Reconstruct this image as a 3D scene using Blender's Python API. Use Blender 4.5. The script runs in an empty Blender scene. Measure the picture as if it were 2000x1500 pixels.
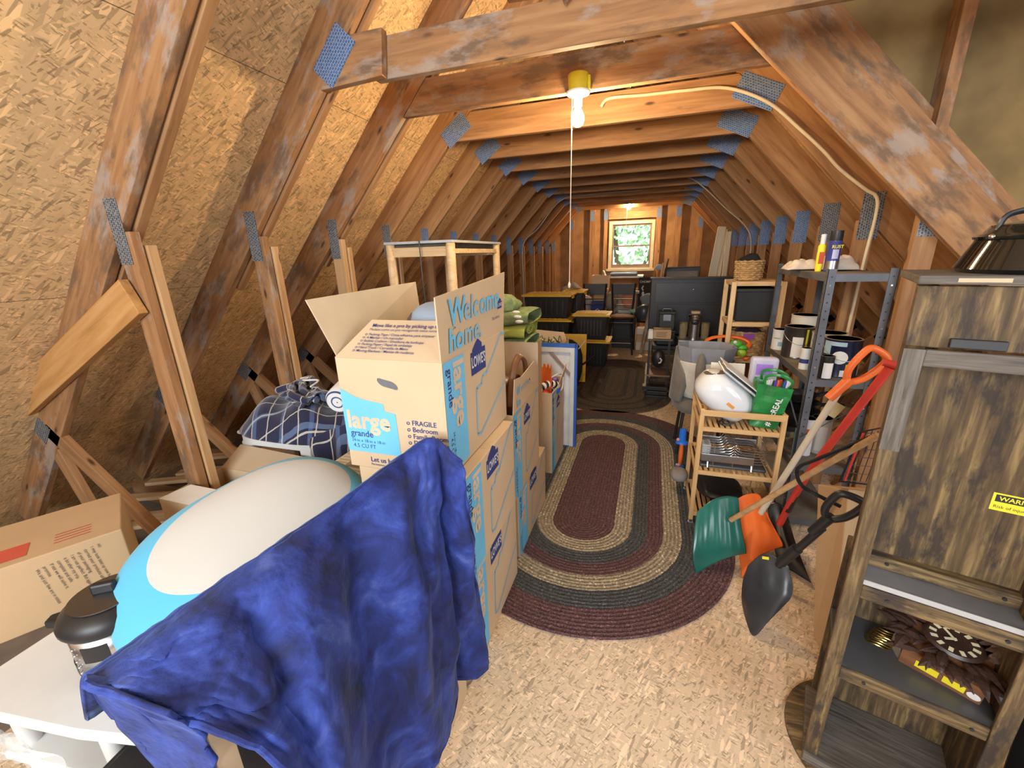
import bpy, bmesh, math, random
from mathutils import Vector, Matrix, noise
random.seed(7)
PI = math.pi
SC = bpy.context.scene
COL = SC.collection

# ------------------------------------------------------------------ camera
cam_d = bpy.data.cameras.new('camera')
cam = bpy.data.objects.new('camera', cam_d)
COL.objects.link(cam)
RT = Vector((0.95162704, 0.30587541, -0.02908978))
UP = Vector((-0.06378955, 0.28929384, 0.95511254))
FW = Vector((-0.30056094, 0.90705529, -0.29481149))
cam.matrix_world = Matrix(((RT.x, UP.x, -FW.x, 0.0), (RT.y, UP.y, -FW.y, 0.0), (RT.z, UP.z, -FW.z, 1.55), (0, 0, 0, 1)))
cam_d.sensor_width = 36.0
cam_d.lens = 817.5 / 2000 * 36.0
cam_d.clip_start = 0.02
cam_d.clip_end = 200
SC.camera = cam

# ------------------------------------------------------------------ view, world, lights
SC.view_settings.view_transform = 'Standard'
SC.view_settings.look = 'None'
SC.view_settings.gamma = 1.0
SC.view_settings.exposure = 0.42
SC.view_settings.use_curve_mapping = False
W = bpy.data.worlds.new('sky')
SC.world = W
W.use_nodes = True
bgn = W.node_tree.nodes['Background']
bgn.inputs[0].default_value = (0.78, 0.93, 1.0, 1)
bgn.inputs[1].default_value = 1.7
SC.cycles.max_bounces = 6
SC.cycles.diffuse_bounces = 4
SC.cycles.transparent_max_bounces = 8
SC.cycles.use_denoising = True
SC.cycles.sample_clamp_indirect = 6.0

def area(name, loc, target, sx, sy, power, color):
    d = bpy.data.lights.new(name, 'AREA')
    d.shape = 'RECTANGLE'; d.size = sx; d.size_y = sy
    d.energy = power; d.color = color
    o = bpy.data.objects.new(name, d); COL.objects.link(o)
    o.location = loc
    o.rotation_euler = (Vector(target) - Vector(loc)).to_track_quat('-Z', 'Y').to_euler()
    return o
# added lamps: unseen daylight behind and beside the camera, sky outside far gable
area('daylight_fill_back', (-0.5, -2.42, 2.0), (-0.7, 2.5, 1.1), 2.2, 1.5, 125, (0.90, 0.95, 1.0))
area('daylight_fill_right', (2.72, -0.3, 1.9), (-1.4, 1.3, 0.8), 2.0, 1.5, 62, (0.88, 0.94, 1.0))  # fill lamp only, no window stands on this side
area('open_sky_far', (-0.42, 10.6, 4.2), (-0.42, 9.1, 1.6), 3.0, 2.0, 1300, (0.85, 0.95, 1.0))

# ------------------------------------------------------------------ node helpers
def nt(name):
    m = bpy.data.materials.new(name); m.use_nodes = True
    t = m.node_tree
    return m, t, t.nodes['Principled BSDF']
def N(t, kind, **kw):
    n = t.nodes.new(kind)
    for k, v in kw.items():
        if k in n.inputs.keys(): n.inputs[k].default_value = v
        else: setattr(n, k, v)
    return n
def L(t, a, b): t.links.new(a, b)
def ramp(t, fac, stops, interp='LINEAR'):
    r = t.nodes.new('ShaderNodeValToRGB'); r.color_ramp.interpolation = interp
    e = r.color_ramp.elements
    while len(e) > 1: e.remove(e[0])
    e[0].position = stops[0][0]; e[0].color = (*stops[0][1], 1)
    for p, c in stops[1:]:
        x = e.new(p); x.color = (*c, 1)
    if fac is not None: L(t, fac, r.inputs[0])
    return r
def mixc(t, fac, a, b, blend='MIX'):
    m = t.nodes.new('ShaderNodeMix'); m.data_type = 'RGBA'; m.blend_type = blend
    for s, v in ((m.inputs[0], fac), (m.inputs[6], a), (m.inputs[7], b)):
        if isinstance(v, (int, float)): s.default_value = v
        elif isinstance(v, tuple): s.default_value = (*v, 1)
        else: L(t, v, s)
    return m.outputs[2]
def coords(t, scale=(1, 1, 1), rot=(0, 0, 0), rnd=True):
    tc = N(t, 'ShaderNodeTexCoord'); mp = N(t, 'ShaderNodeMapping', vector_type='TEXTURE')
    mp.inputs['Scale'].default_value = tuple(1 / q for q in scale); mp.inputs['Rotation'].default_value = rot
    if rnd:
        oi = N(t, 'ShaderNodeObjectInfo'); ml = N(t, 'ShaderNodeMath', operation='MULTIPLY')
        ml.inputs[1].default_value = 37.0; L(t, oi.outputs['Random'], ml.inputs[0])
        ad = N(t, 'ShaderNodeVectorMath', operation='ADD')
        L(t, tc.outputs['Object'], ad.inputs[0]); L(t, ml.outputs[0], ad.inputs[1]); L(t, ad.outputs[0], mp.inputs[0])
    else: L(t, tc.outputs['Object'], mp.inputs[0])
    return mp.outputs[0]
def bump(t, b, h, strength=0.3, dist=0.01):
    n = N(t, 'ShaderNodeBump'); n.inputs['Strength'].default_value = strength; n.inputs['Distance'].default_value = dist
    L(t, h, n.inputs['Height']); L(t, n.outputs[0], b.inputs['Normal'])
def mth(t, op, a, b=None):
    n = N(t, 'ShaderNodeMath', operation=op)
    for i, v in enumerate((a, b)):
        if v is None: continue
        if isinstance(v, (int, float)): n.inputs[i].default_value = v
        else: L(t, v, n.inputs[i])
    return n.outputs[0]
MATS = {}
def plain(name, col, rough=0.6, metal=0.0, vary=0.12, sc=9.0, spec=None, trans=0.0, alpha=1.0, bmp=0.0, coat=0.0, sheen=0.0, emis=0.0):
    if name in MATS: return MATS[name]
    m, t, b = nt(name)
    c = coords(t)
    nz = N(t, 'ShaderNodeTexNoise'); nz.inputs['Scale'].default_value = sc; nz.inputs['Detail'].default_value = 4; L(t, c, nz.inputs[0])
    lo = tuple(max(0, x * (1 - vary)) for x in col); hi = tuple(min(1, x * (1 + vary)) for x in col)
    r = ramp(t, nz.outputs[0], [(0.3, lo), (0.7, hi)])
    L(t, r.outputs[0], b.inputs['Base Color'])
    b.inputs['Roughness'].default_value = rough; b.inputs['Metallic'].default_value = metal
    if trans: b.inputs['Transmission Weight'].default_value = trans
    if alpha < 1: b.inputs['Alpha'].default_value = alpha
    if coat: b.inputs['Coat Weight'].default_value = coat
    if sheen:
        b.inputs['Sheen Weight'].default_value = sheen
    if emis:
        b.inputs['Emission Color'].default_value = (*col, 1); b.inputs['Emission Strength'].default_value = emis
    if bmp:
        n2 = N(t, 'ShaderNodeTexNoise'); n2.inputs['Scale'].default_value = sc * 12; L(t, c, n2.inputs[0]); bump(t, b, n2.outputs[0], bmp, 0.004)
    MATS[name] = m
    return m
def wood(name, dark, mid, light, grain=1.0, stain=None, stain_lo=0.55, stain_hi=0.66, rough=0.75, knots=True, dirt=None, dirt_scale=5, stain_amt=0.6):
    m, t, b = nt(name)
    c = coords(t, (1.3 * grain, 17 * grain, 17 * grain))
    nz = N(t, 'ShaderNodeTexNoise'); nz.inputs['Scale'].default_value = 1.6; nz.inputs['Detail'].default_value = 6; nz.inputs['Roughness'].default_value = 0.6; nz.inputs['Distortion'].default_value = 0.5
    L(t, c, nz.inputs[0])
    r = ramp(t, nz.outputs[0], [(0.28, dark), (0.5, mid), (0.72, light)])
    col = r.outputs[0]
    c2 = coords(t, (1, 1, 1))
    big = N(t, 'ShaderNodeTexNoise'); big.inputs['Scale'].default_value = 2.2; big.inputs['Detail'].default_value = 3; L(t, c2, big.inputs[0])
    col = mixc(t, mth(t, 'MULTIPLY', big.outputs[0], 0.55), col, tuple(x * 0.62 for x in mid))
    if knots:
        kc = coords(t, (2.6, 8, 8))
        v = N(t, 'ShaderNodeTexVoronoi'); v.inputs['Scale'].default_value = 1.3; L(t, kc, v.inputs[0])
        kr = ramp(t, v.outputs['Distance'], [(0.05, (0, 0, 0)), (0.13, (1, 1, 1))])
        col = mixc(t, kr.outputs[0], tuple(x * 0.35 for x in dark), col)
    if stain:
        s = N(t, 'ShaderNodeTexNoise'); s.inputs['Scale'].default_value = 3.4; s.inputs['Detail'].default_value = 7; s.inputs['Roughness'].default_value = 0.62; L(t, coords(t, (1, 2.2, 2.2)), s.inputs[0])
        sr = ramp(t, s.outputs[0], [(stain_lo, (0, 0, 0)), (stain_hi, (1, 1, 1))])
        col = mixc(t, mth(t, 'MULTIPLY', sr.outputs[0], stain_amt), col, stain)
    if dirt:
        s = N(t, 'ShaderNodeTexNoise'); s.inputs['Scale'].default_value = dirt_scale; s.inputs['Detail'].default_value = 8; s.inputs['Roughness'].default_value = 0.65; L(t, coords(t, (0.8, 2.4, 2.4)), s.inputs[0])
        sr = ramp(t, s.outputs[0], [(0.5, (0, 0, 0)), (0.62, (1, 1, 1))])
        col = mixc(t, mth(t, 'MULTIPLY', sr.outputs[0], 0.9), col, dirt)
    L(t, col, b.inputs['Base Color']); b.inputs['Roughness'].default_value = rough
    bump(t, b, nz.outputs[0], 0.25, 0.004)
    MATS[name] = m
    return m
def osb(name, tint, seams=None, stain=0.0, sc=1.0, pale=False):
    m, t, b = nt(name)
    A, B, Cc, D = [tuple(tint[i] * k for i in range(3)) for k in (0.58, 0.83, 1.06, 1.42)]
    col = tuple(tint)
    for i, rot in enumerate((0.15, 1.75, -0.6, 2.5, 0.55, -0.2, 1.2)):
        k = 1 + 0.18 * (i % 3)
        c = coords(t, (15 * sc * k, 62 * sc * k, 15 * sc), (0, 0, rot), rnd=False)
        ad = N(t, 'ShaderNodeVectorMath', operation='ADD'); ad.inputs[1].default_value = (i * 7.3, i * 3.1, 0); L(t, c, ad.inputs[0])
        v = N(t, 'ShaderNodeTexVoronoi'); v.inputs['Scale'].default_value = 1.0; L(t, ad.outputs[0], v.inputs[0])
        sp = N(t, 'ShaderNodeSeparateColor'); L(t, v.outputs['Color'], sp.inputs[0])
        r = ramp(t, sp.outputs[0], [(0.0, A), (0.12, B), (0.4, Cc), (0.8, Cc), (1.0, D)])
        mk = mth(t, 'GREATER_THAN', sp.outputs[2], 0.5 if i else -1)
        col = mixc(t, mk, col, r.outputs[0])
    # thin dark slivers
    for rot, k in ((0.9, 1.0), (-0.4, 1.3)):
        c = coords(t, (30 * sc * k, 170 * sc * k, 30 * sc), (0, 0, rot), rnd=False)
        v = N(t, 'ShaderNodeTexVoronoi'); v.inputs['Scale'].default_value = 1.0; L(t, c, v.inputs[0])
        sp = N(t, 'ShaderNodeSeparateColor'); L(t, v.outputs['Color'], sp.inputs[0])
        sr = ramp(t, sp.outputs[1], [(0.955, (0, 0, 0)), (0.96, (1, 1, 1))])
        col = mixc(t, mth(t, 'MULTIPLY', sr.outputs[0], 0.6), col, tuple(x * 0.28 for x in tint))
    if stain:
        s = N(t, 'ShaderNodeTexNoise'); s.inputs['Scale'].default_value = 1.7; s.inputs['Detail'].default_value = 7; s.inputs['Roughness'].default_value = 0.6; L(t, coords(t, rnd=False), s.inputs[0])
        sr = ramp(t, s.outputs[0], [(0.56, (0, 0, 0)), (0.7, (1, 1, 1))])
        col = mixc(t, mth(t, 'MULTIPLY', sr.outputs[0], stain), col, tuple(x * 0.33 for x in tint))
    if seams:
        tc = coords(t, rnd=False); sx = N(t, 'ShaderNodeSeparateXYZ'); L(t, tc, sx.inputs[0])
        for ax, per, off in seams:
            q = mth(t, 'PINGPONG', mth(t, 'ADD', sx.outputs[ax], off), per / 2)
            ln = mth(t, 'LESS_THAN', q, 0.0016)
            col = mixc(t, mth(t, 'MULTIPLY', ln, 0.85), col, (0.05, 0.03, 0.02))
    L(t, col, b.inputs['Base Color']); b.inputs['Roughness'].default_value = 0.7
    MATS[name] = m
    return m

# ------------------------------------------------------------------ mesh helpers
_txt_cache = {}
def text_geo(s, size, align='LEFT', bold=0.0):
    key = (s, align, bold)
    if key not in _txt_cache:
        cu = bpy.data.curves.new('t', 'FONT'); cu.body = s; cu.size = 1.0; cu.align_x = align; cu.resolution_u = 3
        cu.offset = bold
        o = bpy.data.objects.new('t', cu); COL.objects.link(o)
        me = bpy.data.meshes.new_from_object(o)
        vs = [tuple(v.co) for v in me.vertices]; fs = [tuple(p.vertices) for p in me.polygons]
        bpy.data.objects.remove(o); bpy.data.curves.remove(cu); bpy.data.meshes.remove(me)
        _txt_cache[key] = (vs, fs)
    vs, fs = _txt_cache[key]
    return [(x * size, y * size, z) for x, y, z in vs], fs
class M:
    def __init__(s): s.v = []; s.f = []; s.mi = []
    def add(s, vs, fs, mi=0, mat=None):
        o = len(s.v)
        for p in vs:
            q = Vector(p)
            s.v.append(mat @ q if mat is not None else q)
        for f in fs: s.f.append(tuple(i + o for i in f)); s.mi.append(mi)
        return s
    def box(s, x0, x1, y0, y1, z0, z1, mi=0, mat=None):
        vs = [(x, y, z) for z in (z0, z1) for y in (y0, y1) for x in (x0, x1)]
        fs = [(0, 2, 3, 1), (4, 5, 7, 6), (0, 1, 5, 4), (2, 6, 7, 3), (0, 4, 6, 2), (1, 3, 7, 5)]
        return s.add(vs, fs, mi, mat)
    def tbox(s, x0, x1, y0, y1, z0, z1, t, mi=0, mat=None):   # bottom narrower by t
        vs = [(x + (t if x == x0 else -t), y + (t if y == y0 else -t), z0) for y in (y0, y1) for x in (x0, x1)]
        vs += [(x, y, z1) for y in (y0, y1) for x in (x0, x1)]
        fs = [(0, 2, 3, 1), (4, 5, 7, 6), (0, 1, 5, 4), (2, 6, 7, 3), (0, 4, 6, 2), (1, 3, 7, 5)]
        return s.add(vs, fs, mi, mat)
    def cyl(s, p0, p1, r0, r1=None, n=16, mi=0, mat=None, cap=True):
        r1 = r0 if r1 is None else r1
        p0 = Vector(p0); p1 = Vector(p1); d = (p1 - p0).normalized()
        a = d.orthogonal().normalized(); b = d.cross(a)
        vs = []
        for p, r in ((p0, r0), (p1, r1)):
            for i in range(n):
                th = 2 * PI * i / n; vs.append(p + (a * math.cos(th) + b * math.sin(th)) * r)
        fs = [(i, (i + 1) % n, n + (i + 1) % n, n + i) for i in range(n)]
        if cap: fs += [tuple(range(n - 1, -1, -1)), tuple(range(n, 2 * n))]
        return s.add(vs, fs, mi, mat)
    def tube(s, pts, r, n=8, mi=0, closed=False, mat=None, flat=1.0):
        pts = [Vector(p) for p in pts]; k = len(pts); vs = []; up = None
        rr = r if isinstance(r, (list, tuple)) else [r] * k
        for i, p in enumerate(pts):
            if closed: d = pts[(i + 1) % k] - pts[i - 1]
            else: d = pts[min(i + 1, k - 1)] - pts[max(i - 1, 0)]
            d.normalize()
            if up is None: up = d.orthogonal().normalized()
            up = (up - d * up.dot(d)); up = up.normalized() if up.length > 1e-6 else d.orthogonal().normalized()
            b = d.cross(up)
            for j in range(n):
                th = 2 * PI * j / n; vs.append(p + (up * math.cos(th) * flat + b * math.sin(th)) * rr[i])
        fs = []
        for i in range(k if closed else k - 1):
            for j in range(n):
                a0 = i * n + j; a1 = i * n + (j + 1) % n; b0 = ((i + 1) % k) * n + j; b1 = ((i + 1) % k) * n + (j + 1) % n
                fs.append((a0, a1, b1, b0))
        if not closed: fs += [tuple(range(n - 1, -1, -1)), tuple(range((k - 1) * n, k * n))]
        return s.add(vs, fs, mi, mat)
    def lathe(s, prof, n=24, c=(0, 0, 0), mi=0, mat=None, sx=1.0, sy=1.0):
        vs = []; c = Vector(c)
        for r, z in prof:
            for i in range(n):
                th = 2 * PI * i / n; vs.append(c + Vector((r * math.cos(th) * sx, r * math.sin(th) * sy, z)))
        fs = []
        for k in range(len(prof) - 1):
            for i in range(n): fs.append((k * n + i, k * n + (i + 1) % n, (k + 1) * n + (i + 1) % n, (k + 1) * n + i))
        if prof[0][0] > 1e-5: fs.append(tuple(range(n - 1, -1, -1)))
        if prof[-1][0] > 1e-5: fs.append(tuple(range((len(prof) - 1) * n, len(prof) * n)))
        return s.add(vs, fs, mi, mat)
    def ball(s, c, rx, ry=None, rz=None, nu=16, nv=10, mi=0, mat=None, p=1.0, jitter=0.0, js=3.0):
        ry = rx if ry is None else ry; rz = rx if rz is None else rz
        vs = []; c = Vector(c)
        def sg(v): return math.copysign(abs(v) ** p, v)
        for k in range(nv + 1):
            ph = -PI / 2 + PI * k / nv
            for i in range(nu):
                th = 2 * PI * i / nu
                d = Vector((sg(math.cos(ph)) * sg(math.cos(th)) * rx, sg(math.cos(ph)) * sg(math.sin(th)) * ry, sg(math.sin(ph)) * rz))
                if jitter: d *= 1 + jitter * noise.noise((c + d) * js)
                vs.append(c + d)
        fs = [(k * nu + i, k * nu + (i + 1) % nu, (k + 1) * nu + (i + 1) % nu, (k + 1) * nu + i) for k in range(nv) for i in range(nu)]
        return s.add(vs, fs, mi, mat)
    def grid(s, fn, nu, nv, mi=0, mat=None, wrap=False, mfn=None):
        vs = [fn(i / nu, j / nv) for j in range(nv + 1) for i in range(nu + 1)]
        fs = []; o = len(s.f)
        for j in range(nv):
            for i in range(nu):
                a = j * (nu + 1) + i; fs.append((a, a + 1, a + nu + 2, a + nu + 1))
        s.add(vs, fs, mi, mat)
        if mfn:
            for j in range(nv):
                for i in range(nu): s.mi[o + j * nu + i] = mfn((i + .5) / nu, (j + .5) / nv)
        return s
    def prism(s, poly, h0, h1, mi=0, mat=None):   # polygon in XY extruded along Z
        n = len(poly); vs = [(x, y, h0) for x, y in poly] + [(x, y, h1) for x, y in poly]
        fs = [tuple(range(n - 1, -1, -1)), tuple(range(n, 2 * n))] + [(i, (i + 1) % n, n + (i + 1) % n, n + i) for i in range(n)]
        return s.add(vs, fs, mi, mat)
    def poly(s, pts, mi=0, mat=None): return s.add(pts, [tuple(range(len(pts)))], mi, mat)
    def text(s, body, size, mat, mi=0, align='LEFT', bold=0.0):
        vs, fs = text_geo(body, size, align, bold); return s.add(vs, fs, mi, mat)
    def build(s, name, mats, parent=None, loc=(0, 0, 0), rz=0.0, smooth=False, bevel=0.0, solid=0.0, subd=0, label=None, merge=False, off=0.0):
        me = bpy.data.meshes.new(name); me.from_pydata([tuple(v) for v in s.v], [], s.f)
        mats = mats if isinstance(mats, (list, tuple)) else [mats]
        for m in mats: me.materials.append(m)
        me.polygons.foreach_set('material_index', s.mi)
        if smooth: me.polygons.foreach_set('use_smooth', [True] * len(me.polygons))
        if merge:
            bm = bmesh.new(); bm.from_mesh(me); bmesh.ops.remove_doubles(bm, verts=bm.verts, dist=1e-5); bmesh.ops.recalc_face_normals(bm, faces=bm.faces); bm.to_mesh(me); bm.free()
        me.update()
        o = bpy.data.objects.new(name, me); COL.objects.link(o)
        o.location = loc; o.rotation_euler = (0, 0, rz)
        if parent is not None: o.parent = parent
        if solid:
            q = o.modifiers.new('thick', 'SOLIDIFY'); q.thickness = solid; q.offset = off
        if bevel:
            q = o.modifiers.new('bevel', 'BEVEL'); q.width = bevel; q.segments = 2; q.limit_method = 'ANGLE'; q.angle_limit = 0.6
        if subd:
            q = o.modifiers.new('sub', 'SUBSURF'); q.levels = subd; q.render_levels = subd
        if smooth and (bevel or not subd):
            try:
                me.set_sharp_from_angle(angle=0.7)
            except Exception: pass
        if label: o['label'] = label
        return o
def tag(o, label, cat, group=None):
    o['label'] = label; o['category'] = cat
    if group: o['group'] = group
    return o
def stuff(o): o['kind'] = 'stuff'; return o
def structure(o): o['kind'] = 'structure'; return o
def thing(name, label, cat, loc=(0, 0, 0), rz=0.0, group=None):
    o = bpy.data.objects.new(name, None); COL.objects.link(o); o.empty_display_size = 0.05
    o.location = loc; o.rotation_euler = (0, 0, rz)
    return tag(o, label, cat, group)
def dup(root, loc, rz, label=None, group=None):
    r = root.copy(); COL.objects.link(r); r.location = loc; r.rotation_euler = (0, 0, rz)
    if label: r['label'] = label
    if group: r['group'] = group
    for ch in list(root.children):
        c = ch.copy(); COL.objects.link(c); c.parent = r
        for g in list(ch.children):
            d = g.copy(); COL.objects.link(d); d.parent = c
    return r
def board(name, p0, p1, w, th, mat, parent=None, side=(0, 1, 0), bevel=0.003, label=None):
    # timber from p0 to p1 with its grain along local X; th is measured along 'side', w across it
    p0 = Vector(p0); p1 = Vector(p1); X = (p1 - p0); ln = X.length; X.normalize()
    S = Vector(side); S = (S - X * S.dot(X)).normalized(); Z = X.cross(S)
    b = M().box(-ln / 2, ln / 2, -th / 2, th / 2, -w / 2, w / 2)
    o = b.build(name, mat, parent, bevel=bevel, label=label)
    c = (p0 + p1) / 2
    o.matrix_local = Matrix(((X.x, S.x, Z.x, c.x), (X.y, S.y, Z.y, c.y), (X.z, S.z, Z.z, c.z), (0, 0, 0, 1)))
    return o
def frame(o, x, y, z):   # matrix with columns x, y, z axes at origin o
    x = Vector(x).normalized(); y = Vector(y).normalized(); z = Vector(z).normalized(); o = Vector(o)
    return Matrix(((x.x, y.x, z.x, o.x), (x.y, y.y, z.y, o.y), (x.z, y.z, z.z, o.z), (0, 0, 0, 1)))
def rot(ax, ang, o=(0, 0, 0)): return Matrix.Translation(o) @ Matrix.Rotation(ang, 4, ax)
def catmull(P, n):
    out = []
    for i in range(len(P) - 1):
        a = Vector(P[max(i - 1, 0)]); b = Vector(P[i]); c = Vector(P[i + 1]); d = Vector(P[min(i + 2, len(P) - 1)])
        for k in range(n):
            t = k / n
            out.append(0.5 * ((2 * b) + (c - a) * t + (2 * a - 5 * b + 4 * c - d) * t * t + (3 * b - a - 3 * c + d) * t ** 3))
    out.append(Vector(P[-1])); return out

# ------------------------------------------------------------------ materials
lumber = wood('rafter_timber', (0.19, 0.085, 0.032), (0.36, 0.18, 0.072), (0.50, 0.29, 0.13))
lumber_old = wood('stained_rafter_timber', (0.20, 0.085, 0.03), (0.37, 0.18, 0.07), (0.50, 0.28, 0.12), stain=(0.34, 0.30, 0.26), stain_lo=0.53, stain_hi=0.6, dirt=(0.15, 0.085, 0.045), stain_amt=0.62)
lumber_new = wood('pale_stud_timber', (0.36, 0.19, 0.085), (0.56, 0.33, 0.15), (0.68, 0.45, 0.24))
lumber_bright = wood('brace_timber', (0.33, 0.15, 0.04), (0.52, 0.26, 0.08), (0.62, 0.36, 0.14), knots=False)
lath_m = wood('lath_timber', (0.35, 0.2, 0.1), (0.6, 0.4, 0.22), (0.75, 0.57, 0.36), knots=False)
pine = wood('pine_shelf_wood', (0.58, 0.36, 0.17), (0.78, 0.54, 0.28), (0.88, 0.68, 0.42))
bamboo = wood('light_cart_wood', (0.5, 0.28, 0.1), (0.68, 0.42, 0.18), (0.76, 0.52, 0.26), knots=False)
white_wood = wood('white_painted_wood', (0.68, 0.6, 0.42), (0.8, 0.72, 0.54), (0.86, 0.8, 0.64), knots=False)
rustic = wood('rustic_board', (0.022, 0.014, 0.009), (0.12, 0.075, 0.032), (0.36, 0.245, 0.10), grain=2.6, dirt=(0.03, 0.021, 0.017), knots=False, dirt_scale=9)
rustic_gray = wood('weathered_gray_board', (0.05, 0.042, 0.035), (0.14, 0.12, 0.10), (0.24, 0.21, 0.18), grain=3.4, knots=False)
osb_roof = osb('roof_strand_board', (0.68, 0.45, 0.225), seams=[(1, 1.22, 0.35), (0, 2.44, 0.4)], stain=0.7, sc=1.25)
osb_floor = osb('floor_strand_board', (0.66, 0.50, 0.34), seams=[(1, 2.44, 1.7)], stain=0.15, sc=1.8)
fiberboard = plain('fibre_sheathing', (0.33, 0.18, 0.075), 0.9, vary=0.25, sc=5, bmp=0.4)
fiber_darker = plain('fibre_sheathing_darker', (0.22, 0.145, 0.055), 0.9, vary=0.4, sc=3, bmp=0.4)  # darker, blotchier copy of the fibre sheathing
drywall = plain('ceiling_paper', (0.25, 0.2, 0.16), 0.9)
cardboard = plain('cardboard', (0.62, 0.46, 0.29), 0.85, vary=0.06, sc=3, bmp=0.08)
cardboard_d = plain('brown_cardboard', (0.50, 0.34, 0.19), 0.85, vary=0.08, sc=3, bmp=0.08)
cardboard_i = plain('cardboard_inside', (0.58, 0.46, 0.31), 0.9, vary=0.06)
blue_print = plain('light_blue_print', (0.16, 0.52, 0.80), 0.75, vary=0.04)
blue_faint = plain('dull_blue_print', (0.27, 0.47, 0.6), 0.8, vary=0.08)
navy_print = plain('navy_print', (0.03, 0.045, 0.20), 0.75)
beige_print = plain('tan_lettering', (0.66, 0.52, 0.36), 0.85)
black_print = plain('black_print', (0.03, 0.03, 0.035), 0.8)
red_print = plain('red_print', (0.55, 0.09, 0.05), 0.8)
white_p = plain('white_plastic', (0.72, 0.73, 0.72), 0.45, vary=0.03)
gray_p = plain('gray_plastic', (0.36, 0.37, 0.37), 0.5)
black_p = plain('black_plastic', (0.018, 0.018, 0.02), 0.42)
tote_black = plain('tote_black_plastic', (0.013, 0.013, 0.014), 0.45)
tote_yellow = plain('tote_yellow_plastic', (0.72, 0.42, 0.025), 0.5)
steel = plain('brushed_steel', (0.55, 0.55, 0.56), 0.32, 1.0, vary=0.06, sc=30)
steel_dark = plain('dark_steel', (0.2, 0.2, 0.22), 0.35, 1.0)
chrome = plain('chrome_wire', (0.75, 0.75, 0.77), 0.18, 1.0, vary=0.02)
gray_metal = plain('gray_shelf_metal', (0.115, 0.125, 0.145), 0.5, 0.3, vary=0.2)
shelf_top_m = plain('dusty_shelf_board', (0.2, 0.17, 0.13), 0.8, vary=0.25)
orange_p = plain('orange_plastic', (0.85, 0.17, 0.03), 0.42, vary=0.05)
green_p = plain('dark_green_plastic', (0.016, 0.12, 0.095), 0.25, vary=0.15)
red_p = plain('red_handle', (0.6, 0.05, 0.035), 0.35)
cream_h = plain('cream_handle', (0.62, 0.55, 0.42), 0.55)
wood_h = wood('worn_handle_wood', (0.3, 0.15, 0.06), (0.46, 0.27, 0.12), (0.56, 0.36, 0.18), knots=False)
white_cloth = plain('white_cloth', (0.68, 0.6, 0.52), 0.95, bmp=0.3)
gray_felt = plain('gray_felt', (0.22, 0.2, 0.18), 0.95, bmp=0.3, vary=0.2)
navy_cloth = plain('navy_cloth', (0.02, 0.035, 0.13), 0.85, sheen=0.3)
green_towel = plain('sage_green_towel', (0.20, 0.27, 0.12), 0.97, bmp=0.8, vary=0.3, sc=30)
lime_towel = plain('lime_green_towel', (0.44, 0.50, 0.10), 0.97, bmp=0.5, vary=0.12, sc=20)
paper = plain('paper', (0.75, 0.74, 0.72), 0.8, vary=0.03)
yellow_label = plain('yellow_label', (0.85, 0.72, 0.03), 0.6, vary=0.02)
leather = plain('brown_leather', (0.09, 0.035, 0.018), 0.4, vary=0.25)
wicker_s = None

# ================================================================== THE ATTIC SHELL
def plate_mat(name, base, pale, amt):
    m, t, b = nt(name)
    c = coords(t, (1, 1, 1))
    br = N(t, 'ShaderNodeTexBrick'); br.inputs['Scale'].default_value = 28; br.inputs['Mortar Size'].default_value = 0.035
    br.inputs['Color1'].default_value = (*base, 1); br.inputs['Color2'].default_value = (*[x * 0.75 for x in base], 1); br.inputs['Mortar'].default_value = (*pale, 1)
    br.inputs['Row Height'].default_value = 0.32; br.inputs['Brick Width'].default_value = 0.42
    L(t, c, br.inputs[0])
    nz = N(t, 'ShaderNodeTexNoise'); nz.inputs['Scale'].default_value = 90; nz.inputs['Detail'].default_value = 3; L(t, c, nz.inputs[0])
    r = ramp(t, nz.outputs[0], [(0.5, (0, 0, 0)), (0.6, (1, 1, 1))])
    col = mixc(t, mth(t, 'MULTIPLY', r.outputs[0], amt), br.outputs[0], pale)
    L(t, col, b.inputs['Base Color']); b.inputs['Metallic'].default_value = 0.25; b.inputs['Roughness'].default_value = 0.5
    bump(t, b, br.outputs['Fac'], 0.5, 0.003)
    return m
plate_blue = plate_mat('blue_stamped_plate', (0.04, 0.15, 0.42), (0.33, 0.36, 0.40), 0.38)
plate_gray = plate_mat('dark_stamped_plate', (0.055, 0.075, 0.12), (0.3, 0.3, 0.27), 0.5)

GY = 9.15
structure(M().box(-2.06, 3.0, -2.6, GY, -0.02, 0).build('floor', osb_floor))
o = M().box(-4.2, 3.4, -2.6, GY + 0.1, -0.24, -0.2).build('floor_base', drywall); structure(o)
LD = Vector((0.681, 0, 0.732)); LN = Vector((-0.732, 0, 0.681))      # left slope: along, and outwards
def LP(x, off=0.0, y=0.0):                                            # point above x on the rafters' lower edge, moved outwards
    return Vector((x, y, 2.38 + (x + 1.345) * 1.0752)) + LN * off
def RP(x, off=0.0, y=0.0):
    p = LP(-0.846 - x, off, y); return Vector((-0.846 - p.x, y, p.z))
def slab(name, a, b, y0, y1, nrm, mat):
    c = (a + b) / 2; h = (b - a).length / 2
    o = M().box(-(y1 - y0) / 2, (y1 - y0) / 2, -h, h, -0.006, 0.006).build(name, mat)
    o.matrix_world = frame((c.x, (y0 + y1) / 2, c.z), (0, 1, 0), b - a, Vector((0, 1, 0)).cross(b - a))
    return structure(o)
slab('ceiling', LP(-3.9, 0.176), LP(-0.3, 0.176), -2.6, GY, LN, osb_roof)
slab('ceiling', RP(3.05, 0.176), RP(-0.546, 0.176), 2.56, GY, LN, osb_roof)
structure(M().box(-0.6, 3.0, -2.6, 2.56, 3.52, 3.56).build('ceiling', fiber_darker))
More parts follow.
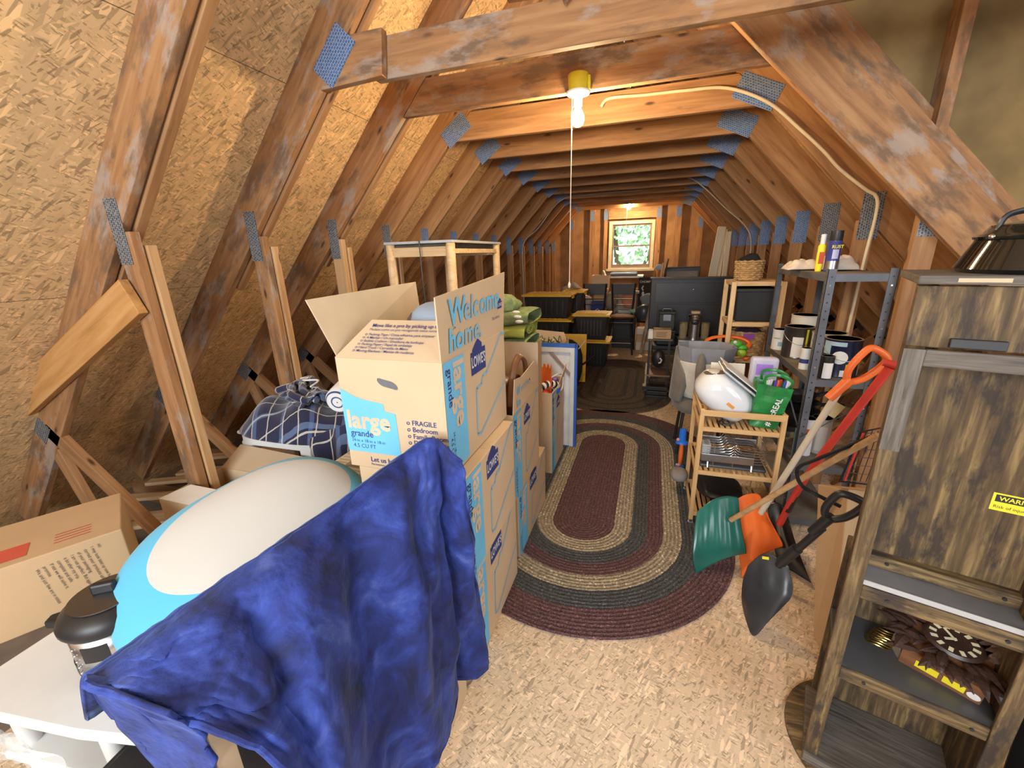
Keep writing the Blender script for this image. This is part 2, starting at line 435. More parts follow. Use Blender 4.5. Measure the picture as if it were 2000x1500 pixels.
structure(M().box(3.0, 3.04, -2.6, 2.5, 0, 3.56).build('wall_right', fiberboard))
def gable_wall(name, y, x0, x1, z0, z1, mat):     # wall with a window hole
    m = M().box(-4.1, x0, y, y + .03, -.2, 3.9).box(x1, 3.3, y, y + .03, -.2, 3.9).box(x0, x1, y, y + .03, -.2, z0).box(x0, x1, y, y + .03, z1, 3.9)
    return structure(m.build(name, mat))
gable_wall('wall_far', GY, -0.80, -0.05, 1.25, 2.05, fiberboard)
gable_wall('wall_back', -2.63, -1.7, 0.7, 1.2, 2.8, fiberboard)
# cheek wall over the second truss on the right, sheathing behind vertical studs
pts = [(p.x, p.z) for p in (RP(-0.3, .18), RP(3.0, .18))] + [(3.0, 3.52), (-0.3, 3.52)]
m = M(); vs = [(x, 2.50, z) for x, z in pts] + [(x, 2.52, z) for x, z in pts]
m.add(vs, [(0, 1, 2, 3), (7, 6, 5, 4), (0, 4, 5, 1), (1, 5, 6, 2), (2, 6, 7, 3), (3, 7, 4, 0)])
structure(m.build('wall_right_upper', fiber_darker))
for i, x in enumerate((-0.05, 0.55, 1.10, 1.68, 2.3)):
    z0 = RP(x, .18).z - .0
    o = board('trim_%d' % (i + 1), (x, 2.455, z0 - .12), (x, 2.455, 3.5), .045, .085, lumber_old, bevel=.002); structure(o)

# ---- far window
wf = structure(M().box(-.86, -.80, 9.06, 9.15, 1.19, 2.12).box(-.05, .01, 9.06, 9.15, 1.19, 2.12).box(-.80, -.05, 9.06, 9.15, 2.06, 2.12).box(-.89, .04, 9.0, 9.15, 1.17, 1.22)
     .build('window_1', [plain('window_casing', (0.62, 0.5, 0.33), .7)], bevel=.004))
sash = plain('brown_sash', (0.2, 0.13, 0.09), .6)
s1 = M().box(-.80, -.77, 9.1, 9.13, 1.25, 2.06).box(-.08, -.05, 9.1, 9.13, 1.25, 2.06).box(-.77, -.08, 9.1, 9.13, 2.03, 2.06).box(-.77, -.08, 9.1, 9.13, 1.25, 1.30).box(-.77, -.08, 9.09, 9.13, 1.64, 1.665).build('window_sash', sash, wf)
gm, t, b = nt('window_glass'); b.inputs['Transmission Weight'].default_value = 1.0; b.inputs['Roughness'].default_value = 0.02; b.inputs['IOR'].default_value = 1.02
M().box(-.77, -.08, 9.113, 9.117, 1.30, 2.03).build('window_glass', gm, wf)
M().tube([(-.47, 9.09, 1.285), (-.44, 9.07, 1.29), (-.40, 9.07, 1.29), (-.37, 9.09, 1.285)], .006).build('sash_lift', steel_dark, wf)
# back window frame behind the camera
structure(M().box(-1.75, -1.65, -2.66, -2.58, 1.15, 2.85).box(.65, .75, -2.66, -2.58, 1.15, 2.85).box(-1.65, .65, -2.66, -2.58, 2.77, 2.85).box(-1.65, .65, -2.66, -2.58, 1.15, 1.23).box(-.55, -.45, -2.66, -2.58, 1.23, 2.77).build('window_2', white_wood))

# ---- tree outside the far window
leaf = plain('leaf_green', (0.42, 0.68, 0.36), .7, vary=.5, sc=2)
m = M(); rr = random.Random(3)
for i in range(1500):
    c = Vector((rr.gauss(-1.0, 1.6), rr.uniform(13, 15), rr.gauss(2.4, .9)))
    a = Vector((rr.gauss(0, 1), rr.gauss(0, 1), rr.gauss(0, 1))).normalized() * .11; bb = a.orthogonal().normalized() * .06
    m.poly([c - a, c + bb, c + a, c - bb])
tr = thing('tree', 'leafy green tree seen outside through the far gable window', 'tree', (-1.0, 14, -3))
m2 = M().tube([(0, 0, 0), (.1, 0, 3), (-.2, .1, 5.5)], [.16, .12, .05]); m2.tube([(.05, 0, 3), (.9, .2, 4.4), (1.4, .1, 5.4)], [.07, .05, .02]); m2.tube([(.05, 0, 3.2), (-.9, .2, 4.6), (-1.4, .1, 5.6)], [.07, .05, .02])
for v in m.v: v -= Vector((-1.0, 14, -3))
m.build('foliage', leaf, tr); m2.build('trunk', plain('bark', (.12, .08, .05), .9), tr)
structure(M().box(-40, 40, 9.6, 60, -3.2, -3.0).build('ground', plain('lawn', (.15, .3, .07), .95)))

# ================================================================== TRUSSES
ordn = ['nearest', 'second', 'third', 'fourth', 'fifth', 'sixth', 'seventh', 'eighth', 'ninth', 'tenth', 'eleventh', 'twelfth', 'thirteenth']
extra = {0: 'with diagonal brace on left stud', 1: 'its stained beam crossing the top',
         2: 'carrying the yellow lamp box', 3: 'carrying the cream cable'}
def truss(k):
    Y = 1.19 + .61 * k; yc = Y + .019
    old = lumber_old if k < 3 else lumber
    T = thing('roof_truss', 'timber roof truss, %s from the camera%s' % (ordn[k], (', ' + extra[k]) if k in extra else ' along the attic'), 'roof truss', group='roof trusses along the attic')
    W2 = .172
    def at(p): return Vector((p.x, yc, p.z))
    board('rafter', at(LP(-3.55, W2 / 2)), at(LP(-0.40, W2 / 2)), W2, .038, old, T)
    if k >= 2: board('rafter', at(RP(2.7, W2 / 2)), at(RP(-0.44, W2 / 2)), W2, .038, old, T)
    if k < 3:
        board('rafter_doubler', Vector((0, .046, 0)) + at(LP(-2.35 + .1 * k, W2 / 2 - .012)), Vector((0, .046, 0)) + at(LP(-1.1, W2 / 2 - .012)), W2, .038, lumber, T)
    if k == 2: board('rafter_doubler', Vector((0, .046, 0)) + at(RP(1.9, W2 / 2 + .05)), Vector((0, .046, 0)) + at(RP(.1, W2 / 2 + .05)), W2, .038, old, T)
    if k == 2: board('rafter', (2.55, 2.385, .32), (.08, 2.385, 2.80), W2 + .02, .036, old, T)
    # collar beam with ends cut to the rafters
    zb, zt = (2.285, 2.44) if k == 1 else (2.315, 2.485)
    xa, xb = LP(0).x, 0
    def xl(z): return -1.345 + (z - 2.38) / 1.0752
    cm = None
    if k != 0:
        L_ = xl(zb) + .004; Lt = xl(zt) + .004
        Rr = -.846 - xl(zb) - .004; Rt = -.846 - xl(zt) - .004
        dy = .042 if k == 1 else 0
        if k == 1: Rr = Rt = 2.98; L_ = -1.19; Lt = -1.17
        m = M(); xc = -.4; zc = (zb + zt) / 2
        q = [(L_ - xc, zb - zc), (Rr - xc, zb - zc), (Rt - xc, zt - zc), (Lt - xc, zt - zc)]
        m.add([(x, -.019, z) for x, z in q] + [(x, .019, z) for x, z in q], [(0, 1, 2, 3), (7, 6, 5, 4), (0, 4, 5, 1), (1, 5, 6, 2), (2, 6, 7, 3), (3, 7, 4, 0)])
        m.build('collar_beam', old, T, loc=(xc, yc + dy, zc), bevel=.003)
        if k == 1:
            m = M(); q = [(xl(2.26), 2.27), (-1.13, 2.285), (-1.11, 2.45), (xl(2.45), 2.45)]
            m.add([(x, -.019, z) for x, z in q] + [(x, .019, z) for x, z in q], [(0, 1, 2, 3), (7, 6, 5, 4), (0, 4, 5, 1), (1, 5, 6, 2), (2, 6, 7, 3), (3, 7, 4, 0)])
            m.build('beam_stub', old, T, loc=(0, yc, 0), bevel=.003)
            board('web', (-.52, yc - .02, 2.44), (-.50, yc - .02, 2.9), .1, .038, old, T)
            m = M(); q = [(-.41, 2.62), (-.36, 2.40), (-.22, 2.52), (-.12, 2.75)]
            m.add([(x, -.019, z) for x, z in q] + [(x, .019, z) for x, z in q], [(0, 1, 2, 3), (7, 6, 5, 4), (0, 4, 5, 1), (1, 5, 6, 2), (2, 6, 7, 3), (3, 7, 4, 0)])
            m.build('web', old, T, loc=(0, yc - .02, 0), bevel=.003)
    sm = lumber_old if k < 2 else lumber_new if k == 2 else lumber
    zs = LP(-1.996).z
    board('knee_stud', (-1.985, yc, 0), (-1.985, yc, zs + .0), .085, .038, sm, T)
    board('knee_stud', (-1.975, yc + .045, 0), (-1.975, yc + .045, zs - .05), .085, .038, lumber_new, T) if k < 4 else None
    if k >= 2: board('knee_stud', (1.139, yc, 0), (1.139, yc, zs), .085, .038, lumber, T)
    # side struts out to the eaves
    sides = (1, -1) if k >= 2 else (1,)
    for s in sides:
        f = (lambda x: x) if s == 1 else (lambda x: -.846 - x)
        board('strut', (f(-3.02), yc, .74), (f(-2.1), yc, -.05), .085, .038, lumber, T)
        board('strut', (f(-3.04), yc + .001, .66), (f(-2.78), yc + .001, -.08), .085, .034, lumber, T)
        board('bottom_chord', (f(-3.7), yc, -.1), (f(-2.1), yc, -.1), .14, .038, lumber, T, bevel=0)
    def plate(x, z, ang, w, h, mt):
        m = M().box(-w / 2, w / 2, -h / 2, h / 2, -.001, .001)
        o = m.build('connector_plate', mt, T)
        o.matrix_local = frame((x, Y - .0015, z), (math.cos(ang), 0, math.sin(ang)), (-math.sin(ang), 0, math.cos(ang)), (0, -1, 0))
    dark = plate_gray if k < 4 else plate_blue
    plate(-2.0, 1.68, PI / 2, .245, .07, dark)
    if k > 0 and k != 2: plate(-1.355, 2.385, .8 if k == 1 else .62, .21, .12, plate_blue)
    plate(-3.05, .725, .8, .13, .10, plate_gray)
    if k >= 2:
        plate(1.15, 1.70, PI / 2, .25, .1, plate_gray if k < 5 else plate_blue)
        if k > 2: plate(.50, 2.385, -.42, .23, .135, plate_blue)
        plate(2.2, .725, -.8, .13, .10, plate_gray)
    return T
for k in range(13): truss(k)

# gable studs
def gst(x, z1, w=.085):
    return board('gable_stud', (x, 9.10, 0), (x, 9.10, z1), w, .09, lumber)
for i, (x, w) in enumerate(((-1.62, .09), (-1.2, .1), (-.93, .07), (.07, .1), (.42, .12), (.82, .09), (-2.0, .08), (1.15, .09))):
    zt = min(LP(min(x, -.846 - x)).z + .1, 3.4)
    o = tag(gst(x, zt, w), ['brown timber stud on the gable wall, %s' % s for s in ('second left of the window', 'nearer left of the window', 'just touching the left window frame', 'just touching the right window frame', 'second right of the window', 'third right of the window', 'in the far left corner', 'in the far right corner')][i], 'wall stud', 'gable wall studs')
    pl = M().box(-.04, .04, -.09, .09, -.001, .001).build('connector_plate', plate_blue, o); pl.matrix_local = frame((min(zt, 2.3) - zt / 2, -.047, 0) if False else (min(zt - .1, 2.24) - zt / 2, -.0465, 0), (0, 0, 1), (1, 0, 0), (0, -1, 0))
for nm, z, lb in (('window_header', 2.22, 'horizontal timber header over the gable window'), ('window_sill_plate', 1.12, 'horizontal timber under the gable window sill')):
    tag(board(nm, (-.88, 9.1, z), (.02, 9.1, z), .12, .08, lumber), lb, 'wall framing')

# diagonal brace, loose laths behind the left studs
tag(board('diagonal_brace', (-3.6, 1.165, .62), (-1.98, 1.165, 1.435), .15, .036, lumber_bright), 'bright brown timber brace running diagonally to the nearest left stud', 'timber brace')
rr = random.Random(11)
for i, (y, x0, x1, dz) in enumerate([(1.55, -3.3, -2.05, .02), (1.75, -3.4, -2.0, .03), (2.0, -3.4, -2.0, .04), (2.18, -3.3, -1.95, .05), (2.32, -3.4, -2.0, .07), (2.6, -3.3, -2.0, .04), (2.8, -3.3, -1.9, .08), (3.1, -3.2, -2.0, .05), (1.35, -3.2, -2.2, .04), (3.3, -3.2, -1.9, .09)]):
    tag(board('lath', (x0, y - .25 + rr.uniform(-.05, .05), dz), (x1, y + .35 + rr.uniform(-.1, .1), dz + .03), .025, .07, lath_m, side=(0, 1, 0)), 'loose thin wooden lath behind the left studs, %s counted from the near brace end' % ordn[i], 'lath', 'laths behind the left studs')

# ================================================================== LAMPS, CABLE
warm = (1.0, 0.72, 0.40)
def bulb_mat(name, s):
    m, t, b = nt(name); b.inputs['Base Color'].default_value = (1, .95, .85, 1); b.inputs['Emission Color'].default_value = (*warm, 1); b.inputs['Emission Strength'].default_value = s
    return m
bm1 = bulb_mat('lit_bulb', 900); bm2 = bulb_mat('lit_bulb_far', 2100)
yellow_box = plain('yellow_box_plastic', (0.72, 0.62, 0.03), .5)
def ceiling_lamp(x, y, z, bm, sc, label, strlen):
    T = thing('ceiling_lamp', label, 'lamp', (x, y, z), group=None)
    M().lathe([(.048, 0), (.052, .07), (.05, .075), (0.001, .075)], 20).box(.048, .062, -.02, .02, .0, .06).build('junction_box', yellow_box, T, smooth=True, bevel=.002)
    M().lathe([(.0, -.02), (.03, -.02), (.055, -.012), (.06, -.002), (.06, .0), (.001, .0)], 24).lathe([(.0, -.062), (.021, -.062), (.023, -.03), (.024, -.018)], 18).build('lamp_holder', white_p, T, smooth=True)
    M().lathe([(.0, -.155), (.014, -.152), (.026, -.142), (.032, -.125), (.031, -.108), (.024, -.09), (.015, -.075), (.013, -.062)], 24).build('bulb', bm, T, smooth=True)
    p = M().cyl((-.03, 0, -.02), (-.034, 0, -.02 - strlen), .0022 * sc, n=6); p.lathe([(.0, 0), (.006, .004), (.008, .02), (.003, .035)], 10, (-.034, 0, -.035 - strlen)); p.build('pull_string', plain('string', (.75, .66, .5), .8), T)
    return T
ceiling_lamp(-.405, 2.41, 2.315, bm1, 1, 'lit bulb in a yellow box on the near collar beam, long pull string', .92)
ceiling_lamp(-.47, 8.51, 2.315 + .12, bm2, 1.5, 'small lit bulb near the gable window at the far end', .45)
cab = catmull([(-.36, 2.985, 2.40), (-.31, 2.99, 2.44), (-.105, 3.005, 2.437), (.12, 3.0, 2.43), (.339, 3.0, 2.414), (.555, 3.0, 2.318), (.724, 3.0, 2.175), (.86, 3.0, 2.05), (.954, 3.0, 1.951), (1.09, 3.0, 1.84), (1.151, 3.0, 1.795), (1.165, 3.0, 1.702), (1.156, 3.0, 1.485), (1.15, 3.0, 1.2), (1.14, 3.0, .6), (1.14, 3.0, .1)], 6)
tag(M().tube(cab, .0085, 8).build('electric_cable', plain('cable_jacket', (.66, .56, .38), .6), smooth=True), 'cream electric cable stapled along the right side of a truss down to the floor', 'cable')
cab = catmull([(.1, 6.0, 2.40), (.4, 6.03, 2.37), (.8, 6.03, 2.02), (1.1, 6.03, 1.72), (1.14, 6.03, 1.3), (1.13, 6.03, .9)], 6)
tag(M().tube(cab, .007, 6).build('electric_cable', plain('cable_jacket', (.66, .56, .38), .6), smooth=True), 'thin cream cable coming down the right side above the upper wicker basket', 'cable')
cab = catmull([(-.2, 6.63, 2.36), (-.9, 6.64, 2.35), (-1.35, 6.64, 2.30), (-1.7, 6.64, 1.93), (-1.93, 6.6, 1.70), (-1.95, 6.62, 1.2), (-1.95, 6.64, .3)], 6)
tag(M().tube(cab, .008, 6).build('electric_cable', gray_p, smooth=True), 'gray cable running down the left side beyond the pine shelf frame', 'cable')

# ================================================================== RUGS
def rug_mat(name, core, rad, rings, sp):
    m, t, b = nt(name)
    tc = N(t, 'ShaderNodeTexCoord'); s = N(t, 'ShaderNodeSeparateXYZ'); L(t, tc.outputs['Object'], s.inputs[0])
    ax = mth(t, 'MAXIMUM', mth(t, 'SUBTRACT', mth(t, 'ABSOLUTE', s.outputs[0]), core), 0.0)
    d = mth(t, 'SQRT', mth(t, 'ADD', mth(t, 'MULTIPLY', ax, ax), mth(t, 'MULTIPLY', s.outputs[1], s.outputs[1])))
    nz0 = N(t, 'ShaderNodeTexNoise'); nz0.inputs['Scale'].default_value = 70; L(t, tc.outputs['Object'], nz0.inputs[0])
    d = mth(t, 'ADD', d, mth(t, 'MULTIPLY', mth(t, 'SUBTRACT', nz0.outputs[0], .5), .012))
    r = ramp(t, mth(t, 'DIVIDE', d, rad), rings, 'CONSTANT')
    # braid rows and speckle
    v = N(t, 'ShaderNodeTexVoronoi'); v.inputs['Scale'].default_value = 120; L(t, tc.outputs['Object'], v.inputs[0])
    vs = N(t, 'ShaderNodeSeparateColor'); L(t, v.outputs['Color'], vs.inputs[0])
    r2 = ramp(t, vs.outputs[0], [(0.0, (.55, .55, .55)), (.3, (.85, .85, .85)), (.9, (1, 1, 1)), (.92, (1.6, 1.6, 1.6))], 'CONSTANT')
    col = mixc(t, 1.0, r.outputs[0], r2.outputs[0], 'MULTIPLY')
    w = mth(t, 'SINE', mth(t, 'MULTIPLY', d, 2 * PI / .02))
    wr = ramp(t, w, [(.0, (.55, .55, .55)), (.35, (1, 1, 1))])
    col = mixc(t, .8, col, wr.outputs[0], 'MULTIPLY')
    nz = N(t, 'ShaderNodeTexNoise'); nz.inputs['Scale'].default_value = 260; nz.inputs['Detail'].default_value = 1; L(t, tc.outputs['Object'], nz.inputs[0])
    col = mixc(t, mth(t, 'MULTIPLY', ramp(t, nz.outputs[0], [(.6, (0, 0, 0)), (.66, (1, 1, 1))]).outputs[0], sp), col, (.55, .5, .42))
    L(t, col, b.inputs['Base Color']); b.inputs['Roughness'].default_value = .95
    bump(t, b, mth(t, 'ADD', w, vs.outputs[0]), .6, .006)
    return m
bur, cha, cre = (.15, .065, .075), (.075, .085, .095), (.52, .44, .31)
R1 = .81
rm1 = rug_mat('braided_rug_burgundy', .5525, R1, [(0, bur), (.18 / R1, cre), (.276 / R1, cha), (.365 / R1, bur), (.45 / R1, cre), (.55 / R1, cha), (.655 / R1, bur)], .35)
db, dd = (.13, .092, .066), (.06, .048, .042)
rm2 = rug_mat('braided_rug_brown', .5, .63, [(0, db), (.16, dd), (.24, db), (.36, dd), (.42, db), (.56, dd), (.64, db), (.78, dd), (.86, db)], .15)
def rug(core, rad, mat, loc, label, z=.0):
    n = 40; poly = []
    for s, c in ((1, core), (-1, -core)):
        for i in range(n + 1):
            a = -PI / 2 + PI * i / n + (0 if s == 1 else PI); poly.append((c + rad * math.cos(a), rad * math.sin(a)))
    o = M().prism(poly, 0, .012).build('braided_rug', mat, loc=loc, rz=PI / 2, bevel=.004)
    return tag(o, label, 'rug')
rug(.5525, R1, rm1, (-.296, 2.728, .001), 'oval braided rug with burgundy, charcoal and cream rings, nearest the camera')
rug(.5, .63, rm2, (-.34, 5.15, .001), 'dark brown oval braided rug on the floor beyond the burgundy one')

# ================================================================== MOVING BOXES
FX = lambda x, y, z: frame((x, y, z), (1, 0, 0), (0, 0, 1), (0, -1, 0))       # writing on a face towards -Y
SX = lambda x, y, z: frame((x, y, z), (0, 1, 0), (0, 0, 1), (1, 0, 0))        # writing on a face towards +X
PM = [blue_print, beige_print, navy_print, blue_faint, white_p, black_print]
def logo(g, mat, w):     # house-shaped emblem with the store's name
    g.poly([(0, 0, 0), (w, 0, 0), (w, .62 * w, 0), (.78 * w, .62 * w, 0), (.78 * w, .74 * w, 0), (.5 * w, .9 * w, 0), (.12 * w, .66 * w, 0), (.12 * w, .6 * w, 0), (0, .6 * w, 0)], 2, mat)
    g.text("LOWE'S", .27 * w, mat @ Matrix.Translation((.5 * w, .2 * w, .0006)) @ Matrix.Scale(1.45, 4, (0, 1, 0)), 4, 'CENTER', .02)
def side_print(x, y0, y1, z0, z1):
    g = M(); H = z1 - z0; D = y1 - y0; e = x + .0012
    g.poly([(e, y0 + .002, z0 + .01), (e, y0 + .27 * D, z0 + .01), (e, y0 + .27 * D, z1 - .004), (e, y0 + .002, z1 - .004)], 0)
    DN = lambda y, z: frame((e + .0008, y, z), (0, 0, -1), (0, 1, 0), (1, 0, 0))
    g.text('large', .30 * H, DN(y0 + .125 * D, z1 - .03 * H) @ Matrix.Scale(.135 * D / (.21 * H), 4, (0, 1, 0)), 1, bold=.03)
    g.text('grande', .12 * H, DN(y0 + .045 * D, z1 - .07 * H), 2, bold=.01)
    g.text('24-in x 18-in x 18-in', .045 * H, DN(y0 + .07 * D, z1 - .62 * H) @ Matrix.Rotation(0, 4, 'Z'), 2)
    g.text('4.5 CU FT', .06 * H, DN(y0 + .035 * D, z1 - .66 * H), 2)
    logo(g, SX(e, y0 + .37 * D, z0 + .74 * H), .24 * D)
    t = .012
    P = [(1.0, .97), (.93, .995), (.62, .68), (.55, .68), (.52, .60), (.44, .60), (.42, .14), (.48, .12), (.995, .44)]
    for (a, b), (c, d) in zip(P[:-1], P[1:]):
        p = Vector((0, y0 + a * D, z0 + b * H)); q = Vector((0, y0 + c * D, z0 + d * H)); n = (q - p).normalized(); w = Vector((0, -n.z, n.y)) * t / 2
        g.poly([(e, *(p + w)[1:]), (e, *(p - w)[1:]), (e, *(q - w)[1:]), (e, *(q + w)[1:])], 3)
    return g
def front_print(x0, x1, y, z0, z1):
    g = M(); w = x1 - x0; H = z1 - z0; e = y - .0012
    pt = lambda u, v: (x0 + u * w, e, z0 + v * H)
    g.poly([pt(*p) for p in ((.002, .73), (.15, .665), (.26, .64), (.42, .62), (.425, .555), (.53, .54), (.54, .15), (.002, .15))], 0)
    T = lambda u, v: FX(x0 + u * w, e - .0006, z0 + v * H)
    g.text('large', .225 * w, T(.03, .38), 1, bold=.03)
    g.text('grande', .085 * w, T(.05, .30), 2, bold=.01); g.text('24-in x 18-in x 18-in', .042 * w, T(.05, .245), 2); g.text('4.5 CU FT', .055 * w, T(.06, .19), 2)
    for i, s in enumerate(('FRAGILE', 'Bedroom', 'Family Room', 'Dining Room', 'Kitchen', 'Bath', 'Basement')):
        g.text(s, .062 * w, T(.68, .455 - .06 * i), 2, bold=.008)
        c = Vector(pt(.645, .47 - .06 * i)); ring = [(c.x + .012 * w * math.cos(a * PI / 6), c.y, c.z + .012 * w * math.sin(a * PI / 6)) for a in range(12)]
        g.tube(ring, .0012, 4, 2, True)
    g.text('Let us help you move', .065 * w, T(.22, .065), 2, bold=.01); g.text('Permitanos ayudarle con su mudanza', .03 * w, T(.22, .03), 2)
    return g
def moving_box(x0, x1, y0, y1, z0, z1, label, group=None, opened=False, front=False, side=True, mat=None, name='moving_box'):
    cx, cy = (x0 + x1) / 2, (y0 + y1) / 2; mat = mat or cardboard
    T = thing(name, label, 'box', (cx, cy, z0), group=group)
    X0, X1, Y0, Y1, H = x0 - cx, x1 - cx, y0 - cy, y1 - cy, z1 - z0
    th = .005
    if opened:
        m = M().box(X0, X1, Y0, Y1, 0, th).box(X0, X0 + th, Y0, Y1, th, H).box(X1 - th, X1, Y0, Y1, th, H).box(X0 + th, X1 - th, Y0, Y0 + th, th, H).box(X0 + th, X1 - th, Y1 - th, Y1, th, H)
        m.build('carton', mat, T)
    else:
        M().box(X0, X1, Y0, Y1, 0, H).build('carton', mat, T, bevel=.004)
        M().box(X0 + .02, X1 - .02, -.024, .024, H, H + .0008).build('packing_tape', plain('packing_tape', (.55, .42, .26), .3), T)
    if side: side_print(X1, Y0, Y1, 0, H).build('printed_side', PM, T)
    if front: front_print(X0, X1, Y0, 0, H).build('printed_front', PM, T)
    return T, (X0, X1, Y0, Y1, H)
def flap(T, quad, mat=None, th=.004, label=None):
    m = M().poly(quad); return m.build('flap', mat or cardboard, T, solid=th, label=label)
G1 = 'moving boxes stacked along the left of the aisle'
moving_box(-.93, -.55, 1.11, 1.66, 0.001, .455, 'moving box on the floor under two others, beside the bare floor boards', G1)
moving_box(-.93, -.53, 1.08, 1.60, .457, .862, 'closed moving box in the middle of the nearest stack, half behind the blue blanket', G1)
T, (X0, X1, Y0, Y1, H) = moving_box(-.955, -.573, 1.075, 1.64, .866, 1.25, 'big open moving box on top of the nearest stack, flap reading Welcome home', G1, opened=True, front=True)
# hand hole
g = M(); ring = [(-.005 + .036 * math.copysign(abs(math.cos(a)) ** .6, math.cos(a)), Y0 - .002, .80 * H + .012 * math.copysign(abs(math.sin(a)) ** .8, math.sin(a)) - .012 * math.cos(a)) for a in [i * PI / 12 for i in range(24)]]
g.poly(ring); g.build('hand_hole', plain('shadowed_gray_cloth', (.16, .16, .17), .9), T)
g = M(); 
for (a, b, r) in ((0, 0, .0),): pass
# right flap standing up: Welcome home
fz = .205
flap(T, [(X1 - .003, Y0 + .0, H), (X1 - .003, Y1, H), (X1 + .012, Y1 - .005, H + fz + .03), (X1 + .004, Y0 - .02, H + fz - .012)])
g = M(); e = X1 + .006
tilt = frame((X1 + .0085, Y0 + .05, H + .100), (0, 1, .02), (.06, 0, 1), (1, 0, -.06))
g.text('W', .115, tilt, 0, bold=.025); g.text('elc', .11, tilt @ Matrix.Translation((.11, .0, 0)), 3, bold=.02); g.text('ome', .11, tilt @ Matrix.Translation((.243, .0, 0)), 0, bold=.02)
tilt = frame((X1 + .0045, Y0 + .045, H + .02), (0, 1, .02), (.06, 0, 1), (1, 0, -.06))
g.text('ho', .105, tilt, 0, bold=.025); g.text('me.', .105, tilt @ Matrix.Translation((.115, 0, 0)), 3, bold=.02)
g.text('This side up', .018, tilt @ Matrix.Translation((.37, .035, .0)), 2)
logo(g, tilt @ Matrix.Translation((.435, .07, .0)), .045)
g.build('printed_graphic', PM, T)
# near flap folded inwards, with the packing list
A = Vector((X0, Y0, H)); B = Vector((X1, Y0, H)); U = Vector((0, .115, .105))
flap(T, [A, B, B + U + Vector((-.02, 0, 0)), A + U + Vector((.075, 0, 0))])
g = M(); ff = frame(A + Vector((0, -.001, .004)), (1, 0, 0), U, Vector((1, 0, 0)).cross(U))
lines = [('Move like a pro by picking up these supplies', .0188, .121, .013), ('Mudate como un pro recogiendo estos suministros:', .0135, .106, 0), ('Packing Tape / Cinta adhesiva para empacar', .0135, .086, .006), ('A Marker / Un marcador', .0135, .073, .006), ('Bubble Cushion / Envoltura de burbujas', .0135, .060, .006), ('Packing Paper / Papel de embalaje', .0135, .047, .006), ('Hand Truck / Carretilla de Mano', .0135, .034, .006), ('Moving Blankets / Mantas de mudanza', .0135, .021, .006)]
for i, (s, sz, v, bo) in enumerate(lines):
    x = .055 + .30 * v + (.012 if i > 1 else 0)
    g.text(s if i else 'Move like a pro by picking up these sup', sz, ff @ Matrix.Translation((x, v, .003)), 2, bold=bo)
    if i > 1: g.tube([ff @ Vector((x - .010 + .0035 * math.cos(k * PI / 4), v + .004 + .0035 * math.sin(k * PI / 4), .003)) for k in range(8)], .0007, 4, 2, True)
g.build('printed_graphic', PM, T)
flap(T, [(X0, Y0 + .01, H), (X0, Y1, H), (X0 - .02, Y1 + .01, H + .2), (X0 - .06, Y0 - .02, H + .185)], cardboard_i)
flap(T, [(X0 + .03, Y1, H), (X1 - .01, Y1, H), (X1 - .02, Y1 + .03, H + .14), (X0 + .14, Y1 + .03, H + .145)], cardboard_i)
tag(M().ball((-.72, 1.38, 1.27), .09, .12, .13, p=.6, jitter=.2, js=9).build('padded_bag', plain('pale_blue_gray_cloth', (.30, .36, .44), .85), smooth=True), 'pale blue-gray padded bag sticking out of the open top moving box', 'bag')
tag(M().ball((-.83, 1.47, 1.24), .07, .09, .12, p=.7, jitter=.25, js=9).build('cloth_bundle', plain('brown_gray_cloth', (.16, .12, .10), .9), smooth=True), 'brown-gray cloth bundle inside the open top moving box, left of the padded bag', 'cloth')

moving_box(-.93, -.57, 1.765, 2.35, 0.001, .385, 'closed moving box on the rug edge, bottom of the second stack', G1)
T, (X0, X1, Y0, Y1, H) = moving_box(-.92, -.567, 1.71, 2.18, .387, .84, 'open moving box of the second stack holding a brown leather bag', G1, opened=True)
flap(T, [(X1, Y0 + .0, H), (X1, Y1, H), (X1 + .005, Y1 - .02, H + .12), (X1 + .004, Y1 - .1, H + .17), (X1 + .003, Y0 + .13, H + .15), (X1 + .002, Y0 + .03, H + .165)])
g = M(); tl = frame((X1 + .006, Y0 + .05, H + .08), (0, 1, .0), (0, 0, 1), (1, 0, 0)); g.text('W', .06, tl, 0, bold=.02); g.text('ho', .06, tl @ Matrix.Translation((.0, -.06, 0)), 0, bold=.02); g.text('elcome', .05, tl @ Matrix.Translation((.07, 0, 0)), 3); g.build('printed_graphic', PM, T)
flap(T, [(X1 - .06, Y0, H), (X0 + .1, Y0, H), (X0 + .1, Y0 - .02, H + .19), (X1 - .05, Y0 - .02, H + .17)], plain('pale_card', (.70, .62, .5), .85))
flap(T, [(X0, Y1, H), (X1, Y1, H), (X1 - .01, Y1 + .04, H + .24), (X0, Y1 + .04, H + .24)], cardboard_i)
hb = thing('leather_bag', 'brown leather bag with an arched handle inside the open second-stack box', 'bag', (-.67, 1.9, .66))
M().ball((0, 0, .17), .1, .15, .16, p=.7, jitter=.08, js=6).build('bag_body', leather, hb, smooth=True)
M().tube(catmull([(.07, -.12, .2), (.08, -.10, .36), (.08, 0, .415), (.08, .1, .36), (.07, .14, .24)], 6), .011, 8, flat=1.6).build('handle', plain('tan_leather', (.2, .09, .04), .45), hb, smooth=True)
M().lathe([(.0, 0), (.02, .004), (.022, .01), (.014, .014)], 14, (.09, .09, .27)).build('buckle', steel_dark, hb)

